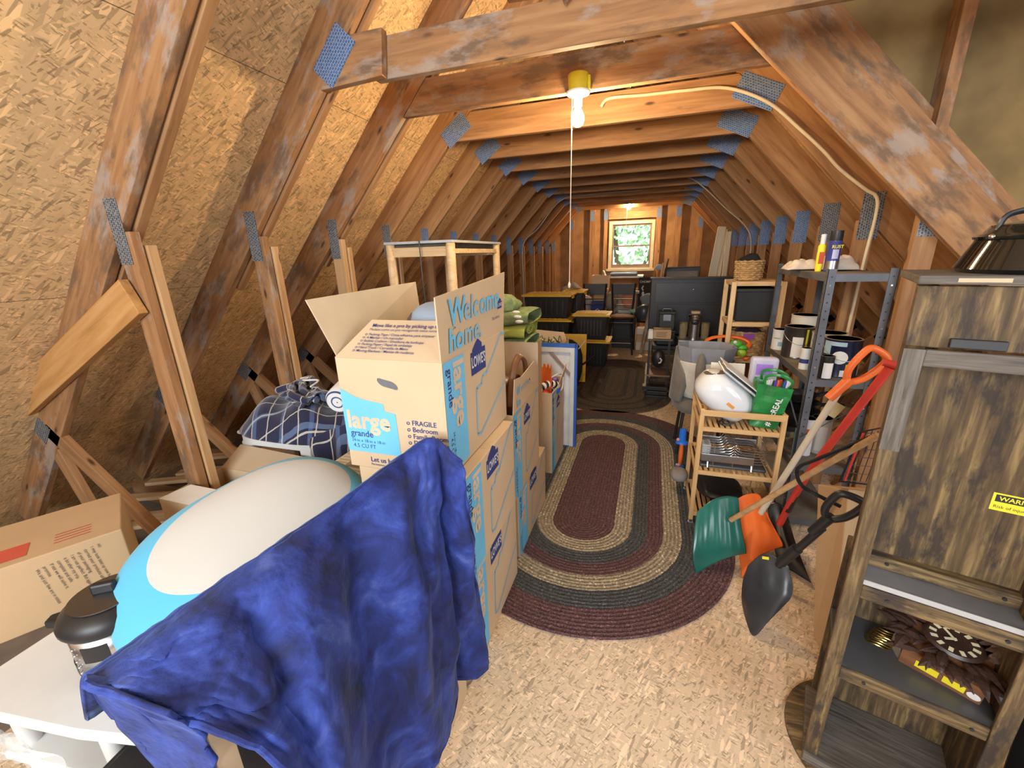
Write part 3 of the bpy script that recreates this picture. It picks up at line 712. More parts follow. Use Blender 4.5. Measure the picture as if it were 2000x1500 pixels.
# a box behind carrying the green towels
moving_box(-.98, -.665, 2.24, 2.66, .387, 1.02, 'plain tall brown box behind the second stack, under the green towels', None, side=False, mat=cardboard_d, name='cardboard_box')
def towel(x0, x1, y0, y1, z0, z1, mat, label, roll):
    def fn(u, v):
        a = 2 * PI * v; w = 1 - abs(2 * u - 1) ** 8
        x = x0 + (x1 - x0) * u; cy = (y0 + y1) / 2; cz = (z0 + z1) / 2
        y = cy + math.copysign(abs(math.cos(a)) ** .5, math.cos(a)) * (y1 - y0) / 2 * (.93 + .07 * w); z = cz + math.copysign(abs(math.sin(a)) ** .6, math.sin(a)) * (z1 - z0) / 2 * (.9 + .1 * w)
        d = noise.noise(Vector((x * 9, y * 9, z * 9))) * .012
        return (x + d, y + d, z + d)
    o = M().grid(fn, 30, 40).build('folded_towel', mat, smooth=True, subd=1)
    if roll:
        q = M().tube([(x1 - .004, (y0 + y1) / 2 + .08 * math.cos(a) * (1 - a / 18), (z0 + z1) / 2 + (z1 - z0) * .35 * math.sin(a) * (1 - a / 18)) for a in [i * .35 for i in range(36)]], .004, 5); q.build('rolled_edge', mat, o)
    return tag(o, label, 'towel')
towel(-.96, -.655, 2.26, 2.6, 1.022, 1.085, green_towel, 'sage green towel, bottom of the towel pile on the brown box', False)
towel(-.96, -.67, 2.25, 2.58, 1.08, 1.16, lime_towel, 'bright lime green towel in the middle of the pile', True)
towel(-.96, -.655, 2.26, 2.62, 1.155, 1.235, green_towel, 'thick sage green towel on top of the lime one', False)
o = tag(M().ball((-.84, 2.42, 1.265), .11, .12, .05, p=.8, jitter=.5, js=11).build('plush_claw', green_towel, smooth=True), 'dark green fluffy cloth with white tips on the top towel', 'cloth')
m = M()
for i in range(3): m.ball((-.725 + .018 * i, 2.30 - .03 * i, 1.235 - .022 * i), .024, .012, .010)
m.build('white_tips', white_p, o, smooth=True)

# third box with toys
T, (X0, X1, Y0, Y1, H) = moving_box(-.95, -.60, 2.68, 3.1, 0.001, .63, 'tall open moving box full of toys in front of the blue canvas', G1, opened=True, side=True)
flap(T, [(X1, Y0, H), (X1, Y1, H), (X1 + .03, Y1 - .05, H + .13), (X1 + .02, Y0 + .08, H + .02)])
tag(M().box(-.94, -.612, 2.69, 3.09, .02, .5).build('packed_cloth', plain('dark_gray_cloth', (.07, .07, .08), .9), bevel=.02), 'dark cloth packed under the toys in the tall open box', 'cloth')
hand = thing('toy_claw', 'orange plastic toy scoop with pointed fingers standing in the toy box', 'toy', (-.70, 2.8, .52))
m = M().grid(lambda u, v: (-.075 + .15 * u, .03 * math.sin(PI * u) - .03, v * (.27 + (.02 if int(u * 20) % 4 < 2 else -.008) * (v > .99))), 20, 8); m.build('scoop', orange_p, hand, solid=.006, smooth=False)
M().cyl((0, -.01, -.02), (0, -.02, .12), .02, .05).build('wrist', orange_p, hand, smooth=True)
cp = thing('toy_caterpillar', 'black and white striped caterpillar toy lying over the toy box edge', 'toy', (-.65, 2.74, .62))
ms = [plain('white_toy', (.8, .8, .78), .5), black_p, orange_p, plain('blue_toy', (.03, .16, .55), .4)]
for i in range(9):
    M().ball((-.05 + .012 * i, -.02 + .016 * i, .02 + .022 * math.sin(i * .4)), .026, mi=0).build('segment', ms[i % 2], cp, smooth=True)
for i, (p, r, mt, lb) in enumerate((((-.66, 2.72, .60), .035, red_p, 'red ball poking out of the toy box'), ((-.62, 2.86, .60), .04, ms[3], 'blue toy ball beside the striped caterpillar'), ((-.70, 2.70, .56), .04, orange_p, 'orange ball low in the toy box'), ((-.64, 2.95, .64), .03, plain('purple_toy', (.25, .15, .55), .4), 'small purple toy cup in the far corner of the toy box'))):
    tag(M().ball(p, r).build('toy_ball', mt, smooth=True), lb, 'toy')
tag(M().tube(catmull([(-.68, 2.85, .66), (-.62, 2.9, .70), (-.59, 3.0, .67), (-.585, 2.95, .58), (-.60, 2.84, .60), (-.66, 2.78, .66)], 6), .005, 6, closed=False).build('looped_rope', white_p, smooth=True), 'white looped cord hanging out of the toy box', 'cord')

# canvas seen from behind, leaning
cv = thing('painting_canvas', 'white stretched canvas with blue painted edges seen from behind, leaning', 'canvas', (-.755, 3.16, 0), 0)
M().box(-.27, .235, .0, .003, .02, .86).build('cloth_back', plain('white_canvas', (.68, .71, .75), .8), cv)
M().box(-.275, .24, -.002, .028, .845, .875).box(.225, .245, -.002, .028, .0, .875).box(-.275, -.255, -.002, .028, 0, .875).box(-.275, .24, -.002, .028, 0, .02).build('painted_edge', plain('blue_paint', (.03, .12, .5), .5), cv)
M().box(-.255, .225, -.016, -.002, .81, .845).box(.195, .225, -.016, -.002, .02, .81).build('stretcher_bar', plain('pale_stretcher', (.6, .62, .62), .7), cv)
o = board('corner_brace', (.01, -.008, .84), (.22, -.008, .60), .022, .01, plain('brown_stretcher', (.3, .22, .17), .7), cv)
cv.rotation_euler = (-.02, 0, 0)

# near boxes under the blanket
T, q = moving_box(-.73, -.64, .30, .93, .45, .83, 'pale closed box with a dark strap, upper one under the blue blanket', None, side=False)
M().box(q[1], q[1] + .0015, q[2] + .035, q[2] + .10, 0, q[4]).build('dark_strap', black_p, T)
T, q = moving_box(-.80, -.552, .45, 1.03, .001, .448, 'cardboard box on the floor under the blue blanket, tape torn at its edge', None, side=False)
rr = random.Random(2); m = M()
for i in range(14): p = Vector((q[1] + .001, -.04 + rr.uniform(-.02, .02) + .001 * i, .03 + .012 * i)); m.poly([p, p + Vector((0, rr.uniform(.004, .014), .004)), p + Vector((0, .004, .014))])
m.build('torn_tape', gray_p, T)

SHEET = [[(-0.845, 0.28, 0.9), (-0.812, 0.357, 0.92), (-0.77, 0.457, 0.945), (-0.714, 0.574, 0.975), (-0.663, 0.735, 1.0), (-0.628, 0.916, 1.02), (-0.582, 0.999, 1.04), (-0.495, 0.998, 0.98)], [(-0.832, 0.274, 0.909), (-0.769, 0.336, 0.933), (-0.711, 0.419, 0.952), (-0.654, 0.518, 0.957), (-0.61, 0.665, 0.938), (-0.584, 0.845, 0.95), (-0.553, 0.953, 0.966), (-0.494, 1.002, 0.903)], [(-0.823, 0.269, 0.915), (-0.738, 0.319, 0.929), (-0.668, 0.388, 0.932), (-0.61, 0.472, 0.902), (-0.572, 0.605, 0.821), (-0.551, 0.789, 0.821), (-0.532, 0.921, 0.835), (-0.493, 1.013, 0.778)], [(-0.815, 0.264, 0.92), (-0.712, 0.304, 0.919), (-0.631, 0.361, 0.904), (-0.573, 0.431, 0.837), (-0.539, 0.551, 0.687), (-0.524, 0.738, 0.673), (-0.515, 0.895, 0.679), (-0.492, 1.026, 0.627)], [(-0.809, 0.26, 0.924), (-0.689, 0.291, 0.908), (-0.6, 0.337, 0.875), (-0.541, 0.395, 0.772), (-0.511, 0.502, 0.552), (-0.5, 0.694, 0.519), (-0.5, 0.874, 0.512), (-0.491, 1.041, 0.462)], [(-0.804, 0.257, 0.927), (-0.674, 0.282, 0.899), (-0.58, 0.321, 0.853), (-0.52, 0.37, 0.724), (-0.492, 0.468, 0.45), (-0.485, 0.663, 0.4), (-0.489, 0.86, 0.378), (-0.49, 1.053, 0.328)], [(-0.8, 0.254, 0.93), (-0.66, 0.273, 0.89), (-0.56, 0.306, 0.832), (-0.5, 0.346, 0.677), (-0.475, 0.435, 0.346), (-0.47, 0.634, 0.278), (-0.48, 0.848, 0.236), (-0.49, 1.067, 0.183)]]
FLAP = [[(-0.8, 0.259, 0.923), (-0.744, 0.261, 0.922), (-0.688, 0.262, 0.922), (-0.63, 0.262, 0.926)], [(-0.8, 0.266, 0.841), (-0.744, 0.275, 0.839), (-0.688, 0.283, 0.84), (-0.63, 0.291, 0.842)], [(-0.8, 0.28, 0.765), (-0.744, 0.286, 0.772), (-0.688, 0.29, 0.782), (-0.63, 0.293, 0.794)], [(-0.8, 0.293, 0.672), (-0.744, 0.295, 0.694), (-0.688, 0.295, 0.718), (-0.63, 0.293, 0.746)], [(-0.8, 0.316, 0.501), (-0.744, 0.307, 0.545), (-0.688, 0.297, 0.591), (-0.63, 0.285, 0.642)]]

# ================================================================== BLUE VELVET BLANKET
vm, t, b = nt('blue_velvet')
c = coords(t, (1, 1, 1), rnd=False)
nz = N(t, 'ShaderNodeTexNoise'); nz.inputs['Scale'].default_value = 7; nz.inputs['Detail'].default_value = 8; nz.inputs['Roughness'].default_value = .62; nz.inputs['Distortion'].default_value = .8; L(t, c, nz.inputs[0])
r = ramp(t, nz.outputs[0], [(.34, (.004, .008, .05)), (.48, (.011, .024, .16)), (.58, (.022, .048, .27)), (.72, (.075, .12, .42))])
L(t, r.outputs[0], b.inputs['Base Color']); b.inputs['Roughness'].default_value = .8
b.inputs['Sheen Weight'].default_value = .3; b.inputs['Sheen Roughness'].default_value = .35; b.inputs['Sheen Tint'].default_value = (.3, .5, 1, 1)
n3 = N(t, 'ShaderNodeTexNoise'); n3.inputs['Scale'].default_value = 60; n3.inputs['Detail'].default_value = 5; L(t, c, n3.inputs[0]); bump(t, b, n3.outputs[0], .35, .01)
def surf(G, u, v):
    nr, nc = len(G), len(G[0])
    def cr(P, t):
        t = t * (len(P) - 1); i = min(int(t), len(P) - 2); f = t - i
        a, b_, c_, d = P[max(i - 1, 0)], P[i], P[i + 1], P[min(i + 2, len(P) - 1)]
        return 0.5 * ((2 * b_) + (c_ - a) * f + (2 * a - 5 * b_ + 4 * c_ - d) * f * f + (3 * b_ - a - 3 * c_ + d) * f ** 3)
    return cr([cr([Vector(p) for p in row], u) for row in G], v)
def gs(x, w): return math.exp(-(x / w) ** 2)
def blanket_pt(u, v):
    p = surf(SHEET, u, v)
    k = min(1, v * 3.0)
    d = 0
    d -= .055 * gs(u - (.56 + .10 * v), .045 + .02 * v) * k
    d += .035 * gs(u - (.67 + .05 * v), .05) * k
    d -= .05 * gs(u - (.90 - .015 * v), .018) * k
    d += .02 * gs(u - (.955), .03) * k
    d += .03 * gs(u - (.40 + .12 * v), .06) * k
    d -= .028 * gs(u - (.30 + .16 * v), .035) * k
    d += .026 * noise.noise(Vector((u * 9, v * 4, 3))) * k + .012 * noise.noise(Vector((u * 17, v * 8, 5))) * k + .008 * noise.noise(Vector((u * 30, v * 16, 1)))
    return p + Vector((d, -.35 * d, 0))
bk = M().grid(blanket_pt, 150, 90)
# the part that goes over the boxes behind the ridge
def over(u, v):
    p = surf(SHEET, u, 0) + Vector((.006 * noise.noise(Vector((u * 30, 0, 1))), 0, 0)); q = p + Vector((-.16, .02, -.05 - .02 * u)) * v
    q.z += .012 * noise.noise(q * 12) * v - .25 * v * v * .6
    return q
bk.grid(lambda u, v: over(u, v), 100, 10)
bk.grid(lambda u, v: surf(FLAP, u, v) + Vector((.012 * noise.noise(Vector((u * 8, v * 6, 9))), 0, 0)), 24, 40)
bk = bk.build('velvet_blanket', vm, smooth=True, solid=.008, merge=False)
tag(bk, 'big royal blue velvet blanket draped over the boxes in the foreground', 'blanket')
hp = [blanket_pt(u / 60, 1.0) for u in range(61)] + [blanket_pt(1.0, 1 - v / 40) for v in range(1, 41)]
M().tube(hp, .0065, 8).build('hem', vm, bk, smooth=True)

# ================================================================== LEFT FOREGROUND
# light blue cushion with a cream top panel
cm, t, b = nt('two_tone_cushion')
tc = N(t, 'ShaderNodeTexCoord'); s = N(t, 'ShaderNodeSeparateXYZ'); L(t, tc.outputs['Object'], s.inputs[0])
ex = mth(t, 'DIVIDE', mth(t, 'SUBTRACT', s.outputs[0], .05), .30); ey = mth(t, 'DIVIDE', mth(t, 'SUBTRACT', s.outputs[1], .03), .20)
dd_ = mth(t, 'ADD', mth(t, 'MULTIPLY', ex, ex), mth(t, 'MULTIPLY', ey, ey))
inside = mth(t, 'MULTIPLY', mth(t, 'LESS_THAN', dd_, 1.0), mth(t, 'GREATER_THAN', s.outputs[2], 0.0))
L(t, mixc(t, inside, (.10, .50, .78), (.62, .61, .57)), b.inputs['Base Color']); b.inputs['Roughness'].default_value = .75; b.inputs['Sheen Weight'].default_value = .2
bz = M().ball((0, 0, 0), .40, .29, .17, nu=64, nv=32, p=.86, jitter=.05, js=3).build('floor_cushion', cm, smooth=True)
Ax = Vector((.43, .60, .20)).normalized(); Ay = Vector((-.62, .34, .30)); Ay = (Ay - Ax * Ay.dot(Ax)).normalized()
bz.matrix_world = frame((-1.20, .86, .62), Ax, Ay, Ax.cross(Ay))
tag(bz, 'big plump light blue cushion with a plain cream top panel', 'cushion')

# white plastic shelf base with brown box and pressure cooker
sh = thing('plastic_shelf', 'white plastic shelf unit at lower left under the brown carton', 'shelf', (-1.45, .52, 0), .0)
def slabp(p, z0, z1, nm, mt, par, bev=.008): return M().prism(p, z0, z1).build(nm, mt, par, bevel=bev)
slabp([(-.33, -.21), (.12, -.15), (.36, -.10), (.28, .18), (.05, .42), (-.35, .4)], .385, .42, 'top_panel', white_p, sh)
slabp([(-.31, -.17), (.12, -.12), (.34, -.07), (.26, .16), (.05, .38), (-.33, .37)], .14, .17, 'lower_panel', white_p, sh)
for x, y in ((.29, -.04), (-.27, -.12), (-.27, .33), (.04, .35), (.10, -.09)): M().lathe([(.026, 0), (.022, .39)], 16, (x, y, 0)).build('post', white_p, sh, smooth=True)
M().prism([(-.06, -.03), (.1, -.02), (.11, .03), (-.05, .02)], .4202, .4212, mat=Matrix.Translation((.12, -.03, 0))).build('slot', gray_p, sh)
m = M()
for x, y in ((-.12, .02), (.02, .05), (.14, .06)): m.prism([(x, y), (x + .05, y + .012), (x + .045, y + .024)], .4202, .4212)
m.build('slot', black_p, sh)
bx = thing('brown_carton', 'long brown carton with red stamps on its top, far left', 'box', (-1.80, .62, .422), math.atan2(.12, .069))
M().box(-.28, .17, -.005, .33, 0, .25).build('carton', cardboard_d, bx, bevel=.004)
fr = frame((.10, -.0065, .225), (.12, 0, -1), (1, 0, .12), (0, -1, 0)); g = M()
for i, s_ in enumerate(('Hi!', 'I may look beat up now but I', 'carried your products safely inside', 'of your packaging.', 'I am not perfect. But again I', 'a bit after my trip.', 'complete and safe.', 'If not we will solve it.', 'promise.', 'We and just few are in notes')): g.text(s_, .0125, fr @ Matrix.Translation((0, -.0165 * i, .0006)), 5)
g.build('printed_text', PM, bx)
g = M(); g.poly([(-.16, .03, .2512), (-.06, .03, .2512), (-.06, .12, .2512), (-.16, .12, .2512)], 0)
for i in range(4): g.poly([(.0, .05 + .02 * i, .2512), (.09, .05 + .02 * i, .2512), (.09, .055 + .02 * i, .2512), (.0, .055 + .02 * i, .2512)], 0)
g.build('red_stamp', [red_print], bx)
ck = thing('pressure_cooker', 'steel and black electric pressure cooker between the carton and the cushion', 'cooker', (-1.47, .575, .422), .62); ck.scale = (.86, .86, .86)
M().lathe([(.0, 0), (.115, 0), (.125, .01), (.125, .055)], 40).build('base', black_p, ck, smooth=True)
M().lathe([(.122, .045), (.122, .17), (.0, .17)], 40).build('steel_body', steel_dark, ck, smooth=True)
M().lathe([(.132, .168), (.138, .18), (.138, .195), (.125, .22), (.09, .243), (.04, .25), (.0, .25)], 40).build('lid', black_p, ck, smooth=True)
M().lathe([(.10, .243), (.10, .247), (.0, .256)], 40).build('lid_plate', steel_dark, ck, smooth=True)
M().box(-.035, .035, -.012, .012, .25, .29).build('lid_handle', black_p, ck, bevel=.008)
for s_ in (-1, 1): M().prism([(s_ * .12, -.035), (s_ * .175, -.018), (s_ * .175, .018), (s_ * .12, .035)][::s_], .165, .195).build('side_handle', black_p, ck, bevel=.006)
def cyw(u, v, a0=-2.15, a1=-1.0, z0=.03, z1=.165, r=.127):
    a = a0 + (a1 - a0) * u; return (r * math.cos(a), r * math.sin(a), z0 + (z1 - z0) * v)
M().grid(lambda u, v: cyw(u, v), 16, 2).build('control_panel', steel, ck, solid=.004, smooth=True)
M().grid(lambda u, v: cyw(u, v, -1.85, -1.3, .085, .145, .1305), 12, 2).build('display', black_p, ck, solid=.002)
for i in range(5):
    for a in (-2.05, -1.1): M().ball(cyw(0, 0, a, a, .045 + .024 * i, 0, .130), .006, .006, .004).build('button', steel, ck, smooth=True)
M().ball((.05, .02, .255), .02, .02, .012).build('steam_valve', black_p, ck, smooth=True)
gb = thing('storage_bin', 'pale gray bin with black lid at the bottom edge below the blanket corner', 'bin', (-1.13, .37, .17), .1)
M().tbox(-.13, .16, -.1, .14, 0, .12, .01).build('bin_body', gray_p, gb, bevel=.006); M().box(-.14, .17, -.11, .15, .12, .145).box(-.12, .15, -.09, .13, .145, .155).build('lid', black_p, gb, bevel=.006)
pb = M().grid(lambda u, v: Vector((-1.75 + .42 * u, .33 + .03 * noise.noise(Vector((u * 5, v * 5, 0))), .30 + .14 * v - .12 * u)) + Vector((0, 0, .04 * noise.noise(Vector((u * 4, v * 7, 5))))), 30, 20).build('plastic_wrap', plain('clear_wrap', (.85, .9, .9), .15, alpha=.28), smooth=True)
tag(pb, 'clear crumpled plastic wrap hanging on the front of the white shelf', 'plastic wrap')

# box behind the cushion, papers, plastic table, plaid blanket
T, q = moving_box(-2.02, -1.62, 1.06, 1.36, .2, .56, 'open cardboard box behind the light blue cushion, below the left studs', None, side=False, opened=True)
flap(T, [(q[0], q[3], q[4]), (q[1], q[3], q[4]), (q[1] + .03, q[3] + .12, q[4] + .05), (q[0] - .02, q[3] + .14, q[4] + .06)]); flap(T, [(q[0], q[2], q[4]), (q[1], q[2], q[4]), (q[1], q[2] + .10, q[4] + .02), (q[0] + .05, q[2] + .11, q[4] + .015)], paper)
tag(M().box(-2.1, -1.55, 1.0, 1.42, .02, .195).build('wooden_crate', lath_m, bevel=.004), 'low wooden crate supporting the open box behind the cushion', 'crate')
tb = thing('plastic_table', 'small pale gray plastic table under the plaid blanket', 'table', (-1.83, 1.60, 0), .02)
M().box(-.22, .26, -.10, .26, .68, .70).build('table_top', white_p, tb, bevel=.008)
m = M().box(-.20, .24, -.09, -.07, .62, .68).box(-.20, .24, .22, .24, .62, .68).box(-.20, -.18, -.07, .22, .62, .68).box(.22, .24, -.07, .22, .62, .68); m.build('apron', white_p, tb, bevel=.004)
for x, y in ((-.18, -.06), (.20, -.06), (-.18, .2), (.20, .2)): M().tbox(x - .035, x + .035, y - .03, y + .03, 0, .64, .008).build('leg', white_p, tb, bevel=.01)
pm, t, b = nt('navy_plaid'); c = coords(t, (1, 1, 1), (0, 0, .5), rnd=False); s = N(t, 'ShaderNodeSeparateXYZ'); L(t, c, s.inputs[0])
nz = N(t, 'ShaderNodeTexNoise'); nz.inputs['Scale'].default_value = 9; L(t, c, nz.inputs[0])
def stripes(ax, per, off, w):
    q_ = mth(t, 'ADD', s.outputs[ax], mth(t, 'MULTIPLY', nz.outputs[0], .02)); return mth(t, 'LESS_THAN', mth(t, 'PINGPONG', mth(t, 'ADD', q_, off), per / 2), w)
col = mixc(t, mth(t, 'MULTIPLY', stripes(0, .15, .02, .010), .5), (.006, .010, .05), (.10, .17, .38))
col = mixc(t, mth(t, 'MULTIPLY', stripes(1, .15, .05, .010), .45), col, (.18, .28, .5))
col = mixc(t, mth(t, 'MULTIPLY', stripes(0, .085, .0, .0028), .8), col, (.6, .58, .5)); col = mixc(t, mth(t, 'MULTIPLY', stripes(1, .085, .01, .0028), .8), col, (.6, .58, .5))
L(t, col, b.inputs['Base Color']); b.inputs['Roughness'].default_value = .85; b.inputs['Sheen Weight'].default_value = .4
def pl(u, v):
    a = 2 * PI * u; r = v
    x = -1.71 + .37 * r * math.copysign(abs(math.cos(a)) ** .7, math.cos(a)); y = 1.68 + .26 * r * math.copysign(abs(math.sin(a)) ** .8, math.sin(a))
    z = .705 + .155 * (1 - r ** 3) + .04 * noise.noise(Vector((x * 7, y * 7, 2))) * (1 - r) + .03 * math.sin(x * 22 + y * 12) * (1 - r * r)
    return (x, y, z - .0)
bl = M().grid(pl, 60, 24)
hg = [[(-1.50, 1.44, .74), (-1.36, 1.47, .80), (-1.24, 1.50, .84)], [(-1.47, 1.41, .70), (-1.33, 1.44, .73), (-1.22, 1.46, .76)], [(-1.42, 1.41, .60), (-1.30, 1.42, .60), (-1.20, 1.43, .64)], [(-1.34, 1.41, .50), (-1.26, 1.41, .50), (-1.20, 1.41, .53)]]
bl.grid(lambda u, v: surf(hg, u, v) + Vector((0, -.012 * math.sin(u * 14), 0)), 24, 24)
tag(bl.build('plaid_blanket', pm, smooth=True, solid=.01), 'navy and white plaid blanket heaped on the plastic table', 'blanket')
def pr_(u, v):
    x = -.16 + .32 * u; y = -.1 + .2 * v; return (x, y, .03 + .05 * math.sin(PI * v) + .02 * noise.noise(Vector((x * 14, y * 14, 7))))
pj = M().grid(pr_, 30, 20)
for k_ in range(3): pj.tube(catmull([(-.15, -.1 + .05 * k_, .06), (-.05, -.06 + .05 * k_, .09 + .01 * k_), (.05, -.1 + .06 * k_, .08), (.15, -.06 + .04 * k_, .05)], 6), .016, 8)
pj = pj.build('plaid_pajamas', pm, smooth=True, solid=.006, loc=(-1.68, 1.66, .835), rz=-.45); tag(pj, 'crumpled black and navy plaid clothes lying on top of the plaid blanket', 'clothes')
M().tube(catmull([(-.14, .02, .10), (-.06, .05, .12), (-.02, -.01, .12), (.05, .04, .12), (.10, -.02, .11)], 8), .005, 6).build('drawstring', white_p, pj, smooth=True)
rm, t, b = nt('striped_towel'); tc = N(t, 'ShaderNodeTexCoord'); s = N(t, 'ShaderNodeSeparateXYZ'); L(t, tc.outputs['Object'], s.inputs[0])
r_ = mth(t, 'SQRT', mth(t, 'ADD', mth(t, 'MULTIPLY', s.outputs[0], s.outputs[0]), mth(t, 'MULTIPLY', s.outputs[1], s.outputs[1])))
sel = mth(t, 'MAXIMUM', mth(t, 'MULTIPLY', mth(t, 'LESS_THAN', r_, .066), mth(t, 'LESS_THAN', mth(t, 'PINGPONG', r_, .012), .003)), mth(t, 'MULTIPLY', mth(t, 'GREATER_THAN', r_, .066), mth(t, 'LESS_THAN', mth(t, 'PINGPONG', s.outputs[2], .03), .013)))
L(t, mixc(t, sel, (.7, .7, .7), (.05, .07, .2)), b.inputs['Base Color']); b.inputs['Roughness'].default_value = .95
ro = M().lathe([(.0, -.02), (.046, -.02), (.056, -.008), (.058, .02), (.058, .38), (.0, .39)], 32).build('rolled_towel', rm, smooth=True)
ro.matrix_world = frame((-1.22, 1.36, .985), (1, .5, .3), (0, -.5, .86), (-.12, .92, -.12)); tag(ro, 'rolled white towel with navy stripes behind the big open box', 'towel')
T = tag(M().box(-1.25, -.975, 1.22, 1.62, .002, .70).build('cardboard_box', cardboard_d, bevel=.004), 'brown box left of the nearest stack, newspaper lying on it', 'box')
np_ = tag(M().box(-1.27, -.975, 1.23, 1.50, .702, .710).build('newspaper', paper, bevel=.002), 'printed paper sheet lying left of the big open box', 'paper')
g = M()
for i in range(9): g.box(-1.26, -1.0, 1.25 + .025 * i, 1.254 + .025 * i, .7102, .7106)
g.box(-1.20, -1.06, 1.30, 1.42, .7103, .7108); g.build('print', gray_p, np_)
# pine shelf frame
ps = thing('pine_shelf_frame', 'tall pale pine shelf frame with a gray top, behind the big open box', 'shelf', (-1.45, 2.95, 0))
for x, y in ((-.22, -.4), (.22, -.4), (-.22, .45), (.22, .45)): M().cyl((x, y, 0), (x, y, 1.635), .03, n=16).build('post', pine, ps, smooth=True)
for z in (.3, .95, 1.585):
    M().box(-.2, .2, -.41, -.385, z - .03, z + .03).build('rail', pine, ps, bevel=.002); M().box(-.2, .2, .44, .465, z - .03, z + .03).build('rail', pine, ps, bevel=.002)
    M().box(.21, .235, -.38, .43, z - .015, z + .015).build('rail', pine, ps, bevel=.002); M().box(-.235, -.21, -.38, .43, z - .015, z + .015).build('rail', pine, ps, bevel=.002)
M().box(-.25, .25, -.43, .49, 1.636, 1.652).build('top_panel', plain('gray_panel', (.45, .46, .47), .5), ps, bevel=.002)
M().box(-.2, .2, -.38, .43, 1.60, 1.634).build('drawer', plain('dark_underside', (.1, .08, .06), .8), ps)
M().box(-.2, .2, -.38, .43, .94, .965).build('shelf_panel', pine, ps)
M().tube([(.02, -.44, 1.655), (.03, -.45, 1.4), (.04, -.44, 1.0)], .004).build('black_cord', black_p, ps)
tag(M().ball((-1.33, 2.9, 1.12), .18, .25, .17, p=.7, jitter=.15, js=8).build('black_bag', plain('glossy_black_bag', (.012, .012, .014), .3), smooth=True), 'shiny black bag on the pine shelf behind the Welcome home flap', 'bag')

# ================================================================== RIGHT FOREGROUND: RUSTIC SHELF UNIT
t_ = M().lathe([(.0, .001), (.235, .001), (.238, .006), (.238, .017), (.233, .02), (.0, .02)], 64).build('round_table_top', rustic, loc=(.765, 1.215, 0), smooth=True)
tag(t_, 'round rustic brown board lying flat on the floor under the tall shelf unit', 'table top')
RZ = math.atan2(-.3046, .9524)
ru = thing('rustic_shelf_unit', 'tall dark rustic wood shelf unit with open shelves at the right edge', 'shelf', (.55, 1.15, .021), RZ)
def rb(nm, x0, x1, y0, y1, z0, z1, mt=None, bev=.003, par=None):
    # boards with the grain along their longest side
    d = sorted([(x1 - x0, 0), (y1 - y0, 1), (z1 - z0, 2)], reverse=True)
    c = Vector(((x0 + x1) / 2, (y0 + y1) / 2, (z0 + z1) / 2)); ax = [Vector((1, 0, 0)), Vector((0, 1, 0)), Vector((0, 0, 1))]
    X, Y, Z = ax[d[0][1]], ax[d[1][1]], None; Z = X.cross(Y)
    o = M().box(-d[0][0] / 2, d[0][0] / 2, -d[1][0] / 2, d[1][0] / 2, -d[2][0] / 2, d[2][0] / 2).build(nm, mt or rustic, par or ru, bevel=bev)
    o.matrix_local = frame(c, X, Y, Z); return o
WU = .365; SW_ = .036
rb('side_stile', .0, SW_, -.015, .0, .0, 1.305)
rb('side_stile', WU - SW_, WU, -.015, .0, .0, 1.305)
rb('top_rail', SW_, WU - SW_, -.016, .0, 1.268, 1.305, rustic_gray)
rb('stile_cap', .0, SW_, -.0165, -.0151, 1.06, 1.305, rustic_gray, .0)
o = rb('top_panel', .0, WU, .0, .018, 1.308, 1.44); o.matrix_local = frame((WU / 2, .009, 1.374), (0, 0, 1), (1, 0, 0), (0, 1, 0)); o.data.transform(Matrix(((0, 1, 0, 0), (1, 0, 0, 0), (0, 0, -1, 0), (0, 0, 0, 1))))
rb('top_board', -.005, WU + .005, -.02, .26, 1.444, 1.462, rustic_gray)
rb('side_panel', .030, .040, .018, .25, .0, 1.44)
rb('side_panel', WU - .016, WU, .018, .25, .0, 1.44)
rb('back_panel', SW_, WU - SW_, .10, .11, .66, 1.268)
rb('back_panel', .016, WU - .016, .235, .245, .0, .66)
rb('shelf', SW_, WU - SW_, -.004, .10, .672, .684, plain('gray_sheen_board', (.16, .16, .17), .25))
M().box(SW_, WU - SW_, -.0065, -.004, .672, .686).build('white_edge', plain('pale_edge', (.4, .4, .4), .5), ru)
rb('cross_rail', SW_, WU - SW_, .07, .1, .684, .72)
rb('cross_rail', SW_, WU - SW_, -.010, .0, .628, .670)
rb('shelf', .016, WU - .016, .0, .235, .372, .384, plain('dark_gray_board', (.075, .075, .08), .35))
rb('cross_rail', SW_, WU - SW_, -.010, .0, .345, .386)
rb('bottom_board', .0, WU, -.03, .235, .0, .028, rustic_gray)
m = M()
for x, z in ((.085, .705), (.30, .705), (.09, .648), (.30, .648), (.09, .365), (.30, .365)): M().cyl((x, -.0105 if z < .69 else .069, z), (x, -.013 if z < .69 else .066, z), .0045, n=10).build('screw', black_p, ru)
M().box(.07, .155, -.012, .0, 1.312, 1.332).build('metal_bracket', black_p, ru, bevel=.002)
M().box(.19, .28, .0, .04, .0285, .0305).build('white_label', paper, ru)
g = M(); g.poly([(.055, -.0212, 1.449), (.13, -.0212, 1.449), (.13, -.0212, 1.457), (.055, -.0212, 1.457)]); g.build('edge_sticker', plain('tan_sticker', (.5, .4, .25), .7), ru)
fw_ = lambda x, z, y=.0985: frame((x, y, z), (1, 0, 0), (0, 0, 1), (0, -1, 0))
g = M(); g.poly([(.235, .0990, .915), (.33, .0990, .915), (.33, .0990, .96), (.235, .0990, .96)], 0); g.poly([(.240, .0986, .938), (.325, .0986, .938), (.325, .0986, .956), (.240, .0986, .956)], 1)
g.text('WARNING', .015, fw_(.246, .942, .0982), 0, bold=.02); g.text('Risk of injury', .0105, fw_(.240, .922, .0984), 1)
g.build('warning_label', [yellow_label, black_print], ru)

